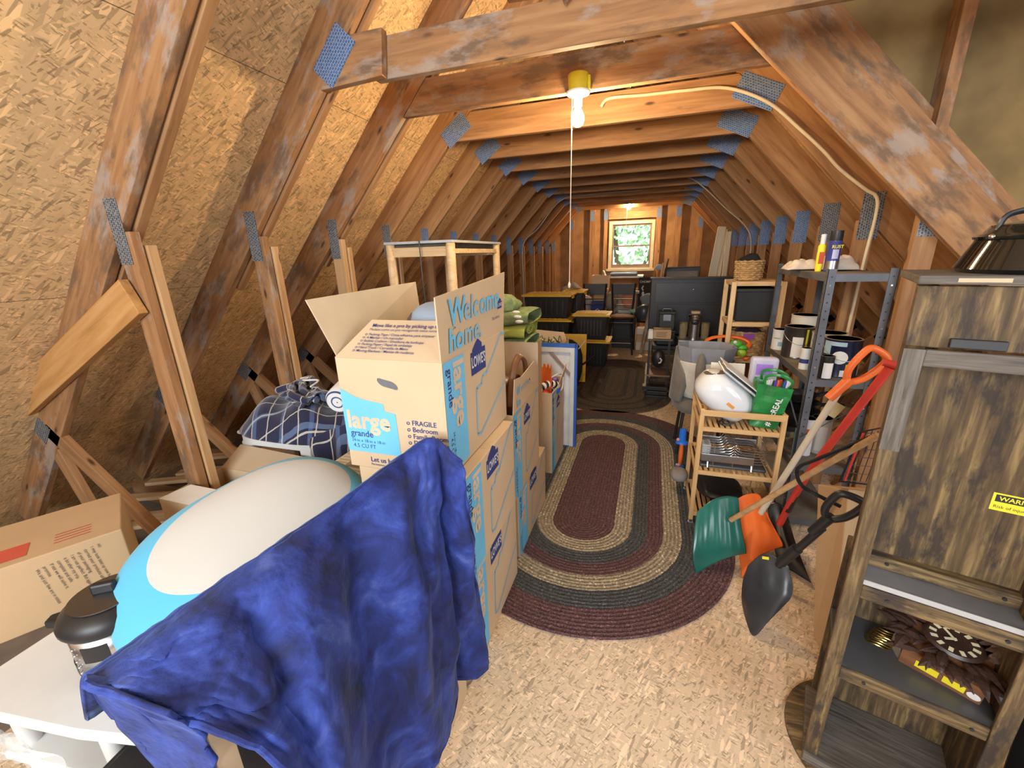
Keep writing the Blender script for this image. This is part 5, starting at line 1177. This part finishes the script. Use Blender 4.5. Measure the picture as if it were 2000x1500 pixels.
db_ = thing('black_bin_or_filler', 'added black box filling the dark bottom right corner beside the rustic shelf unit', 'bin', (1.16, 1.0, .001))  # made-up black box standing in for the darkness of this corner
M().tbox(-.2, .3, -.35, .12, 0, .42, .015).build('bin_body', tote_black, db_, bevel=.01); M().box(-.21, .31, -.36, .13, .40, .43).build('rim', tote_black, db_, bevel=.004)

# ================================================================== MIDDLE AND FAR ITEMS
# ---- totes
def tote(x, y, z, w, d, h, label, rz=0.0, lid=True):
    T = thing('storage_tote', label, 'tote', (x, y, z), rz, 'black totes with yellow lids')
    b_ = M().tbox(-w / 2 + .03, w / 2 - .03, -d / 2 + .03, d / 2 - .03, 0, h - .03, .035).build('tote_body', tote_black, T, bevel=.012)
    m = M()
    for i in range(7): xx = -w / 2 + .12 + i * (w - .24) / 6; m.box(xx - .012, xx + .012, -d / 2 + .036, -d / 2 + .05, .06, h - .06)
    m.build('rib', tote_black, b_)
    m = M().box(-w / 2, w / 2, -d / 2, d / 2, h - .035, h - .01).box(-w / 2 + .05, w / 2 - .05, -d / 2 + .05, d / 2 - .05, h - .01, h)
    for i in range(8): xx = -w / 2 + .1 + i * (w - .2) / 7; m.box(xx - .02, xx + .02, -d / 2 + .06, d / 2 - .06, h, h + .005)
    m.build('lid', tote_yellow, T, bevel=.008)
    for s_ in (-1, 1): M().box(s_ * (w / 2 - .012) - .012, s_ * (w / 2 - .012) + .012, -.05, .05, h - .07, h - .03).build('latch', tote_yellow, T, bevel=.003)
    return T
tote(-1.36, 5.92, .002, .70, .44, .335, 'yellow lidded black tote at the bottom of the left tote stack')
tote(-1.36, 5.92, .342, .70, .44, .335, 'black tote with bent yellow lid in the middle of the left stack', .02)
tote(-1.36, 5.92, .684, .70, .44, .335, 'black tote on top of the left stack, string lying on its lid', -.02)
tote(-1.02, 6.42, .002, .56, .42, .68, 'tall dark tote behind, under the upper right yellow lid')
tote(-1.08, 6.42, .69, .34, .42, .335, 'black tote just behind the top one, only its right end showing')
tote(-.73, 5.93, .002, .50, .44, .39, 'yellow rimmed black tote at the bottom of the right stack')
tote(-.74, 5.90, .398, .50, .42, .36, 'black tote with flat yellow lid on top of the right stack')
tl = thing('loose_tote_lid', 'loose yellow tote lid standing on edge in front of the totes', 'lid', (-1.0, 5.0, .003)); tl.rotation_euler = (-.12, 0, .05)
M().box(-.32, .30, -.01, .012, 0, .60).box(-.29, .27, -.018, -.01, .03, .57).build('lid_plate', tote_yellow, tl, bevel=.012)
m = M()
for i in range(3): m.tube([(-.2, -.02, .5 - .02 * i), (.05, -.02, .5 - .02 * i), (.05, -.02, .42), (.2, -.02, .42 - .02 * i)], .004, 5)
m.build('raised_line', tote_yellow, tl)
bk_ = thing('round_black_bag', 'round black fabric bag with a thin handle leaning on the yellow lid', 'bag', (-.90, 4.78, .0))
M().ball((0, 0, .30), .20, .08, .30, p=.85, jitter=.06).build('bag_body', plain('black_fabric', (.012, .012, .013), .8), bk_, smooth=True)
M().tube([(.16, -.09, .50), (.22, -.10, .58), (.24, -.10, .60)], .006, 6).build('white_tab', white_p, bk_); M().cyl((.20, -.02, .30), (.34, -.05, .42), .012).build('handle_rod', black_p, bk_)
# open box with ornaments behind the towels
T, q = moving_box(-1.20, -.72, 3.5, 3.95, .3, .70, 'open cardboard box of greenery and trinkets behind the canvas', None, side=False, opened=True)
flap(T, [(q[1], q[2], q[4]), (q[1], q[3], q[4]), (q[1] + .0, q[3], q[4] + .07), (q[1] + .0, q[2], q[4] + .07)]); flap(T, [(q[0] + .1, q[3], q[4]), (q[1], q[3], q[4]), (q[1] - .05, q[3] + .02, q[4] + .12), (q[0] + .15, q[3] + .02, q[4] + .14)])
tag(M().box(-1.22, -.70, 3.48, 3.97, .002, .296).build('lower_box', cardboard_d, bevel=.004), 'plain box beneath the open box of greenery', 'box')
rr = random.Random(4); m = M()
for i in range(90):
    c = Vector((rr.uniform(-.98, -.76), rr.uniform(3.52, 3.8), rr.uniform(.66, .80))); a = Vector((rr.gauss(0, 1), rr.gauss(0, 1), rr.gauss(0, 1))).normalized() * .04; m.tube([c - a, c + a * .2, c + a], .004, 4)
fo = thing('greenery_bunch', 'bunch of artificial greenery with white berries in the open box', 'decoration', (0, 0, 0)); m.build('sprigs', plain('pine_green', (.03, .09, .03), .8), fo)
m = M()
for i in range(22): m.ball((rr.uniform(-.95, -.76), rr.uniform(3.5, 3.7), rr.uniform(.74, .82)), .009, nu=8, nv=5)
m.build('berries', white_p, fo, smooth=True)

# ---- bar chairs
def slat_chair(x, y, z, rz, label, h=.92, wd=.36, seat=.56):
    T = thing('bar_chair', label, 'chair', (x, y, z), rz, 'black metal chairs by the window')
    for s_ in (-1, 1):
        M().tube([(s_ * wd / 2 * .82, .0, seat), (s_ * wd / 2, .05, seat + .5)], .014, 8, flat=1.3).build('back_post', black_p, T, smooth=True)
        M().tube([(s_ * wd / 2 * .8, -.02, seat), (s_ * wd / 2 * 1.15, .06, 0)], .014, 8).build('leg', black_p, T, smooth=True)
        M().tube([(s_ * wd / 2 * .8, -.30, seat), (s_ * wd / 2 * 1.1, -.36, 0)], .014, 8).build('leg', black_p, T, smooth=True)
    for zz in (seat + .26, seat + .17): M().cyl((-wd / 2 * .9, .03, zz), (wd / 2 * .9, .03, zz), .007, n=8).build('back_bar', black_p, T)
    M().box(-wd / 2, wd / 2, .045, .06, seat + .33, seat + .50).build('top_rail', plain('dark_top_rail', (.03, .028, .026), .5), T, bevel=.004)
    M().lathe([(.0, 0), (wd * .56, 0), (wd * .60, .012), (wd * .56, .026), (.0, .03)], 28, (0, -.16, seat)).build('seat', plain('reddish_seat', (.16, .06, .03), .4), T, smooth=True)
    for zz in (.18, .50):
        M().cyl((-wd / 2, -.34, zz), (wd / 2, -.34, zz), .008, n=8).build('stretcher', steel_dark, T); M().cyl((-wd / 2, .04, zz), (wd / 2, .04, zz), .008, n=8).build('stretcher', black_p, T)
        for s_ in (-1, 1): M().cyl((s_ * wd / 2, -.34, zz), (s_ * wd / 2, .04, zz), .008, n=8).build('stretcher', black_p, T)
    return T
slat_chair(-.41, 6.98, .001, 0, 'black metal bar chair with a round reddish seat, right of the totes')
slat_chair(-.86, 7.0, .001, .04, 'black metal bar chair behind the right tote stack, box showing through it')
tag(M().box(-.56, -.20, 7.12, 7.45, .002, .56).build('black_crate', plain('black_crate', (.014, .014, .015), .5), bevel=.01), 'black crate under and behind the round-seat bar chair', 'crate')
# table under the window
wt = thing('folding_table', 'white-edged table under the window piled with things', 'table', (-.52, 8.15, 0))
M().box(-.42, .38, -.30, .30, 1.10, 1.13).build('table_top', plain('white_table_edge', (.7, .68, .62), .5), wt, bevel=.004)
for x in (-.38, .34):
    for y in (-.26, .26): M().cyl((x, y, 0), (x, y, 1.10), .02).build('leg', steel_dark, wt, smooth=True)
for i, (x, w, z, mt, lb) in enumerate(((-.50, .26, 1.132, black_p, 'flat black device lowest on the table under the window'), (-.48, .23, 1.162, steel_dark, 'flat silver-black device stacked on top on the window table'))):
    tag(M().box(x - w, x + w, 7.92, 8.25, z, z + .028).build('flat_device', mt, bevel=.006), lb, 'device')
wb = thing('cream_cabinet', 'cream cabinet with a gray top behind the bar chairs', 'cabinet', (-.42, 7.72, 0))
M().box(-.20, .20, -.16, .16, .0, .86).build('cabinet_body', plain('cream_cabinet', (.45, .43, .38), .6), wb, bevel=.004); M().box(-.24, .24, -.20, .20, .86, .90).build('cabinet_top', plain('gray_top', (.4, .4, .4), .5), wb, bevel=.004)
M().box(-.14, .14, -.175, -.162, .55, .82).build('cabinet_door', plain('gray_panel2', (.28, .27, .25), .6), wb)
tag(M().box(-.50, -.26, 7.30, 7.44, .562, .60).build('flat_board', gray_p), 'flat gray board on the black crate', 'board')
tag(M().ball((-.34, 7.3, .78), .11, .05, .13, p=.8).build('round_cushion', plain('salmon_fabric', (.55, .22, .13), .85, vary=.2), smooth=True), 'salmon pink round cushion seen through the right bar chair', 'cushion')
tag(M().ball((-.62, 7.3, .76), .11, .08, .15, p=.9, jitter=.1).build('pouf', plain('taupe_fabric', (.28, .23, .17), .9), smooth=True), 'taupe rounded cushion between the two bar chairs', 'cushion')
tag(M().box(-.92, -.70, 7.35, 7.6, .60, .95).build('cardboard_box', cardboard_d, bevel=.004), 'small cardboard box seen through the left bar chair', 'box')
gt_ = thing('gift_box', 'dark blue and tan box with a white chevron behind the left chair', 'box', (-.82, 7.26, .42)); M().box(-.12, .10, -.06, .06, 0, .34).build('box_body', [navy_print], gt_, bevel=.004); M().box(-.12, .10, -.062, -.06, 0, .15).build('tan_front', cardboard_d, gt_)
M().tube([(-.10, -.066, .15), (-.01, -.066, .22), (.08, -.066, .15)], .006, 4).build('chevron', white_p, gt_)
T, q = moving_box(-1.0, -.70, 7.65, 7.98, .9, 1.16, 'open cardboard box with white tissue, left of the window table', None, side=False, opened=True)
m = M().grid(lambda u, v: (-.98 + .26 * u, 7.7 + .2 * v, 1.12 + .13 * max(0, 1 - abs(u - .65) * 5) + .03 * noise.noise(Vector((u * 6, v * 6, 1)))), 16, 12); tag(m.build('tissue_paper', paper), 'white tissue paper peeking from the open box near the window', 'paper')
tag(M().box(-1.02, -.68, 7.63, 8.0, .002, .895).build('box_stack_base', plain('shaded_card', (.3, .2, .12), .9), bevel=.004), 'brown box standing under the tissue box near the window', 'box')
for i, (c, r, mt, lb) in enumerate((((-1.30, 7.3, .83), (.20, .16, .22), 'gray', 'gray-brown garbage bag heap left of the bar chairs'), ((-1.05, 7.2, .66), (.15, .16, .2), 'lav', 'pale lavender bedding beside the gray heap'), ((-.98, 7.0, .42), (.14, .12, .16), 'wht', 'white and gray crumpled clothes low behind the totes'), ((-1.45, 7.4, .45), (.3, .2, .42), 'brn', 'brown blanket heap behind the left tote stack'))):
    tag(M().ball(c, *r, nu=28, nv=18, jitter=.45, js=7).build('fabric_heap', plain('heap_' + mt, dict(gray=(.26, .23, .21), lav=(.45, .44, .5), wht=(.6, .58, .55), brn=(.15, .11, .09))[mt], .9), smooth=True), lb, 'fabric')
# black poster with a figure, striped bag, garment bags
po = thing('black_poster', 'tall black board with white lettering and a pale figure, right of the chairs', 'sign', (-.09, 7.62, .0)); po.rotation_euler = (-.05, 0, 0)
M().box(-.11, .11, 0, .015, .35, 1.12).build('poster_board', plain('matte_black_board', (.012, .012, .012), .8), po)
g = M(); g.text('CHOMPTY', .05, FX(-.095, -.003, 1.03), 0, bold=.01); g.tube([(-.03, -.003, .98), (-.05, -.003, .94), (-.03, -.003, .90)], .012, 5); g.ball((-.03, -.0, .85), .02, .003, .035); g.ball((-.0, 0, .72), .03, .003, .06); g.build('white_print', plain('bone_print', (.6, .58, .54), .8), po)
m = M()
for i in range(4): m.box(-.24 + .03 * i, -.225 + .03 * i, 7.70, 7.74, .55, .85)
sb = tag(M().ball((-.20, 7.75, .70), .07, .05, .16).build('striped_bag', plain('dark_brown_bag', (.06, .02, .012), .8), smooth=True), 'brown and orange striped bag left of the black poster', 'bag'); m.build('orange_stripe', plain('tan_stripe', (.5, .28, .1), .8), sb)
tag(M().ball((-.04, 6.95, .62), .17, .12, .13, nu=28, nv=18, jitter=.35, js=6).build('garment_bag', plain('slate_nylon', (.045, .055, .07), .35), smooth=True), 'shiny slate black nylon bag heap left of the television', 'bag')
tag(M().ball((-.02, 7.12, .80), .13, .08, .10, nu=28, nv=18, jitter=.35, js=8).build('folded_cloth', plain('gray_blue_cloth', (.2, .22, .25), .9), smooth=True), 'gray-blue cloth on top of the nylon bag heap', 'cloth')
tag(M().ball((-.20, 6.98, .64), .09, .06, .03, nu=20, nv=12, jitter=.4, js=12).build('green_scrap', plain('mint_cloth', (.2, .45, .3), .9), smooth=True), 'small mint green scrap of cloth beside the round seat', 'cloth')
for i, (z0, z1, mt) in enumerate(((.002, .14, plain('white_carton', (.6, .56, .5), .8)), (.142, .26, cardboard_d), (.262, .36, plain('white_carton', (.6, .56, .5), .8)))):
    tag(M().box(-.17, .12, 7.0, 7.2, z0, z1).build('small_carton', mt, bevel=.003), ['lowest white carton', 'middle brown carton', 'top white carton'][i] + ' of the small pile under the nylon bags', 'box')
tag(board('leaning_pole', (-.085, 6.80, .005), (.03, 6.55, .86), .05, .035, wood('speckled_pole', (.12, .08, .06), (.35, .27, .2), (.5, .42, .33), stain=(.5, .45, .42), stain_lo=.5, stain_hi=.55)), 'worn wooden post leaning against the left side of the television', 'post')
tag(board('wood_stick', (.13, 7.3, 1.0), (.165, 7.35, 1.36), .025, .02, pine), 'short pale wooden stick behind the television, top left', 'stick')
tag(M().tube([(.17, 7.3, 1.02), (.24, 7.34, 1.42)], .012, 8).build('black_stick', steel_dark, smooth=True), 'thin black metal tube leaning beside the pale stick', 'tube')
tag(M().ball((.12, 7.42, 1.29), .07, .05, .05, jitter=.4, js=12).build('cloth_piece', plain('pale_blue_cloth', (.4, .5, .6), .9), smooth=True), 'pale blue cloth hanging behind the wooden stick', 'cloth')
fc = thing('camp_chair_back', 'folded chair with black frame and gray mesh panel behind the television', 'chair', (.50, 8.0, 0))
M().box(-.25, .25, 0, .01, .95, 1.20).build('mesh_panel', plain('gray_mesh', (.28, .27, .26), .9), fc)
M().tube([(-.27, 0, .0), (-.27, 0, 1.24), (.27, 0, 1.26), (.25, 0, .0)], .018, 8).build('frame', black_p, fc, smooth=True); M().box(-.27, .27, -.01, .02, 1.20, 1.27).build('top_strap', black_p, fc)
tag(M().box(.15, .80, 7.85, 8.25, .002, .94).build('box_pile_cover', plain('dark_cover', (.03, .03, .03), .9), bevel=.02), 'dark covered pile of boxes behind the television', 'box')

# ---- television and console
tv = thing('television', 'large black flat television standing on the console', 'television', (.46, 5.68, .50))
M().box(-.46, .46, -.02, .03, .02, .72).build('screen_back', black_p, tv, bevel=.01); M().box(-.47, .49, -.10, .06, .715, .73).build('top_edge', black_p, tv)
M().box(-.40, .42, -.024, -.0195, .42, .66).build('upper_panel', plain('black_panel', (.022, .022, .025), .35), tv, bevel=.01); M().box(-.36, .42, -.026, -.020, .10, .40).build('lower_panel', plain('black_panel', (.022, .022, .025), .35), tv, bevel=.01)
M().ball((.04, -.024, .58), .006, .003, .006).ball((.38, -.024, .585), .006, .003, .006).build('screw', chrome, tv); M().box(-.30, .30, -.1, .1, 0, .02).build('base', black_p, tv)
cons = thing('media_console', 'dark brown wood console under the television', 'cabinet', (.46, 5.30, 0))
M().box(-.40, .50, -.28, .50, .46, .498).build('top_board', plain('black_top', (.02, .02, .02), .4), cons, bevel=.003); o = M().box(-.39, .49, -.02, .02, -.22, .22).build('front_board', rustic, cons); o.location = (0, -.26, .235)
M().box(-.40, -.37, -.26, .49, .0, .46).box(.47, .50, -.26, .49, .0, .46).build('side_board', rustic, cons)
for i, (z, h, w) in enumerate(((.5, .17, .20), (.672, .21, .17))):
    a_ = thing('black_case', ['lower black ribbed case left of the coffee machine', 'upper black ribbed case with a handle, left of the coffee machine'][i], 'case', (.20, 5.16, z)); M().box(-w / 2, w / 2, -.08, .08, 0, h - .03).box(-w / 2 - .006, w / 2 + .006, -.085, .085, h - .03, h).build('case_body', plain('green_black_case', (.018, .024, .02), .5), a_, bevel=.008); M().box(-.04, .04, -.1, -.085, h - .1, h - .03).build('latch', steel_dark, a_)
    M().tube([(-.05, 0, h), (-.04, 0, h + .025), (.04, 0, h + .025), (.05, 0, h)], .005, 6).build('handle', steel_dark, a_)
cf = thing('coffee_machine', 'steel cocktail or coffee machine with two glass canisters on a silver base', 'appliance', (.50, 5.13, .5))
M().box(-.17, .17, -.12, .12, .02, .075).build('silver_base', steel, cf, bevel=.012); M().box(-.15, .15, -.1, .1, 0, .02).build('feet', black_p, cf)
M().lathe([(.0, .07), (.058, .07), (.056, .20), (.062, .30), (.066, .34), (.0, .345)], 36).build('steel_column', steel, cf, smooth=True); M().lathe([(.067, .325), (.072, .33), (.072, .345), (.0, .36)], 36).build('cap_ring', chrome, cf, smooth=True)
M().box(-.055, .05, -.05, .04, .355, .395).build('top_plate', plain('bronze_top', (.5, .36, .22), .35, .6), cf, bevel=.012); M().ball((0, -.06, .27), .04, .012, .03).build('spout', black_p, cf, smooth=True)
gl = plain('smoky_glass', (.5, .42, .25), .08, alpha=.38)
for s_ in (-1, 1):
    M().lathe([(.0, .08), (.038, .08), (.04, .10), (.045, .24), (.040, .245)], 24, (s_ * .115, 0, 0)).build('glass_canister', gl, cf, smooth=True); M().lathe([(.043, .24), (.045, .26), (.0, .262)], 24, (s_ * .115, 0, 0)).build('canister_lid', plain('brass_lid', (.55, .42, .2), .3, .7), cf, smooth=True)
# small side table with shelves
st = thing('side_table', 'narrow black metal side table with wooden shelves left of the suede chair', 'table', (.13, 4.72, 0))
for x, y in ((-.10, 0), (.10, 0), (-.10, .5), (.10, .5)): M().box(x - .012, x + .012, y - .012, y + .012, 0, .62).build('leg', black_p, st)
for z in (.62, .22, .05): M().box(-.13, .13, -.02, .52, z, z + .018).build('shelf', [rustic_gray, plain('brown_shelf', (.22, .13, .09), .5)][z < .5], st)
tag(M().box(.06, .24, 4.72, 4.85, .64, .74).build('small_cardboard_box', cardboard_d, bevel=.002), 'small brown box with printed lines on the side table', 'box')
g = M()
for i in range(4): g.box(.09, .19 + .01 * (i % 2), 4.7185, 4.7195, .66 + .016 * i, .664 + .016 * i)
g.box(.06, .24, 4.7185, 4.7195, .738, .742)
g = g.build('printed_lines', black_print, bpy.data.objects['small_cardboard_box'])
tag(M().tbox(.01, .055, 4.70, 4.80, .64, .73, -.004).build('white_box', white_p, bevel=.003), 'small white box left of the brown box on the side table', 'box')
tag(M().ball((.13, 4.80, .40), .07, .05, .10).build('black_figurine', black_p, smooth=True), 'black round object with a white crescent mark inside the side table', 'figurine')
M().tube([(.145, 4.745, .42), (.165, 4.742, .40), (.155, 4.742, .37), (.135, 4.745, .365)], .008, 6).build('crescent_mark', white_p, bpy.data.objects['black_figurine'])
for i in range(3): tag(M().box(.03 - .05 * (i == 2), .24, 4.55 + .02 * i, 4.70, .003 + .045 * i, .044 + .045 * i).build('black_binder', black_p, bevel=.003), ['lowest flat black box beside the brown rug', 'middle flat black box beside the brown rug', 'upper flat black box under the side table shelf'][i], 'box')
# ---- suede chair with basket
sc_ = thing('suede_chair', 'gray suede barrel chair with flared wings beside the side table', 'chair', (.44, 3.38, 0))
suede = plain('gray_suede', (.15, .135, .115), .9, vary=.3, sc=6, sheen=.3, bmp=.3)
def shell(u, v):
    a = PI * (.45 + .80 * u); r = .225 + .02 * v; hgt = .13 + .27 * (math.sin(PI * u) ** .45 if 0 < u < 1 else 0)
    return (r * math.cos(a) * .95 + .04 * (v - .5), r * math.sin(a) * .8, .44 + hgt * v)
M().grid(shell, 36, 16).build('back_shell', suede, sc_, smooth=True, solid=.03)
M().ball((.0, 0, .40), .22, .2, .06, p=.7).build('seat_cushion', suede, sc_, smooth=True)
for x, y in ((-.14, -.12), (.14, -.12), (-.14, .12), (.14, .12)): M().cyl((x, y, .36), (x * 1.2, y * 1.2, 0), .012).build('leg', black_p, sc_, smooth=True)
M().ball((-.06, -.19, .70), .035, .03, .14).build('arm_tip', suede, sc_, smooth=True)
bs = thing('fabric_basket', 'round off-white woven basket sitting in the suede chair', 'basket', (.43, 3.36, .47))
M().lathe([(.0, 0), (.15, 0), (.18, .05), (.205, .28), (.196, .285), (.165, .06), (.0, .02)], 36, sy=.8).build('basket_body', plain('off_white_weave', (.6, .57, .5), .9, bmp=.6), bs, smooth=True)
hb_ = thing('gray_fabric_bin', 'open gray felt bin with eight sides inside the white basket', 'bin', (.43, 3.36, .715))
m = M(); oc = [(-.20, -.05), (-.12, -.14), (.10, -.15), (.19, -.06), (.19, .06), (.11, .15), (-.12, .15), (-.20, .06)]
for i in range(8):
    a, b_ = oc[i], oc[(i + 1) % 8]; m.poly([(a[0] * .85, a[1] * .85, 0), (b_[0] * .85, b_[1] * .85, 0), (b_[0], b_[1], .15), (a[0], a[1], .15)])
m.poly([(x * .86, y * .86, .03) for x, y in oc]); m.build('bin_wall', plain('mid_gray_felt', (.24, .25, .28), .85), hb_, solid=.008)
rg = thing('orange_ring_toy', 'orange ring toy with a green crocodile head behind the gray bin', 'toy', (.60, 3.58, .84))
M().tube([(.155 * math.cos(a), .05 * math.sin(a) , .045 * math.sin(a)) for a in [i * PI / 16 for i in range(32)]], .018, 8, closed=True, flat=.6).build('ring', orange_p, rg, smooth=True)
M().ball((.05, -.07, .01), .045, .04, .03).ball((.09, -.08, -.015), .04, .03, .022).build('green_head', plain('bright_green', (.09, .5, .05), .4), rg, smooth=True)
M().ball((.035, -.105, .03), .014, .006, .012).build('eye', white_p, rg, smooth=True); M().ball((.09, -.09, -.055), .035, .02, .03).build('lime_jaw', plain('lime_plastic', (.4, .6, .04), .4), rg, smooth=True)
M().ball((.125, -.08, -.10), .022, .015, .015).build('orange_foot', orange_p, rg, smooth=True)
by = thing('blue_toy', 'bright blue plastic toy standing on the floor left of the cart', 'toy', (.285, 2.98, .001))
bl_ = plain('bright_blue_plastic', (.02, .16, .7), .35)
M().lathe([(.0, .22), (.045, .22), (.04, .235), (.026, .24), (.022, .33), (.0, .335)], 20, sy=.7).build('upper_body', bl_, by, smooth=True); M().lathe([(.0, .0), (.03, .0), (.034, .02), (.03, .045), (.0, .05)], 18).build('lower_base', bl_, by, smooth=True)
M().lathe([(.012, .05), (.016, .15), (.012, .22)], 12).build('orange_stem', orange_p, by, smooth=True); M().ball((-.028, -.01, .25), .012).ball((-.01, -.03, .06), .012).build('pink_knob', plain('pink_knob', (.7, .3, .3), .5), by, smooth=True)
tag(M().ball((.21, 3.15, .40), .05, .05, .07).build('white_ball', white_p, smooth=True), 'white rounded object showing beneath the suede chair wing', 'ball') if False else None

# ---- pine shelf with baskets
wsf = thing('pine_shelving', 'tall pale pine shelf holding wicker baskets and a black bin, before the posts', 'shelf', (.60, 3.60, 0))
for x in (0, .33):
    for y in (0, .36): board('post', (x, y, 0), (x, y, 1.305), .034, .026, pine, wsf)
for z in (1.29, .985, .70, .35):
    for y in (0, .36): board('rail', (.015, y, z), (.315, y, z), .03, .014, pine, wsf)
    for x in (.0, .33): board('rail', (x, .015, z), (x, .345, z), .03, .014, pine, wsf, (1, 0, 0))
    for i in range(7): board('slat', (.02, .03 + i * .05, z + .012), (.31, .03 + i * .05, z + .012), .034, .008, pine, wsf, (0, 0, 1))
bb = thing('black_bin_or_filler', 'black plastic bin on the second level of the pine shelf', 'bin', (.765, 3.77, 1.004)); M().tbox(-.135, .135, -.15, .15, 0, .25, .008).build('bin_body', tote_black, bb, bevel=.01); M().box(-.142, .142, -.157, .157, .225, .25).build('rim', tote_black, bb, bevel=.004)
def basket(x, y, z, r, h, label, fill, fmat, flabel):
    T = thing('wicker_basket', label, 'basket', (x, y, z)); wk = plain('wicker', (.48, .30, .13), .8, vary=.35, sc=40)
    m = M(); rows = int(h / .016)
    for k in range(rows):
        zz = .008 + k * .016; rad = r * (.90 + .1 * k / rows)
        m.tube([((rad + .006 * math.sin(i * PI / 1.5 + k * PI)) * math.cos(2 * PI * i / 36), (rad + .006 * math.sin(i * PI / 1.5 + k * PI)) * math.sin(2 * PI * i / 36) * .9, zz + .003 * math.cos(i * 2.1)) for i in range(36)], .0095, 6, closed=True)
    m.build('woven_wall', wk, T, smooth=True); M().lathe([(.0, 0), (r * .88, 0), (r * .88, .01), (0, .01)], 28, sy=.9).build('basket_base', wk, T)
    o = tag(M().ball((x, y, z + h * .9), r * .86, r * .75, fill, nu=28, nv=14, jitter=.3, js=14).build('folded_cloth', fmat, smooth=True), flabel, 'cloth')
    return T
basket(.715, 3.76, 1.312, .095, .15, 'round wicker basket with black cloth on top of the pine shelf', .06, plain('black_knit', (.012, .012, .013), .95), 'black cloth heaped in the top wicker basket')
bq = basket(.765, 3.78, .722, .13, .20, 'wider wicker basket on the lower level of the pine shelf', .03, plain('dark_purple_cloth', (.05, .03, .06), .8), 'dark purple packets inside the lower wicker basket')
M().box(-.05, .03, -.135, -.128, .14, .185).build('purple_window', plain('purple_packet', (.22, .05, .3), .4), bq)
# ---- leaning planks
for i, (x0, x1, y0, w, lb) in enumerate(((.70, .905, 6.6, .10, 'leftmost wide cream plank leaning behind the television'), (.84, .965, 6.75, .07, 'second cream plank leaning, right of the wide one'), (.98, 1.04, 6.85, .06, 'third narrow cream plank leaning by the right posts'))):
    tag(board('leaning_plank', (x0, y0, .01), (x1, y0 + .3, 1.84 - .03 * i), w, .045, white_wood), lb, 'plank', 'cream planks leaning by the right knee wall')
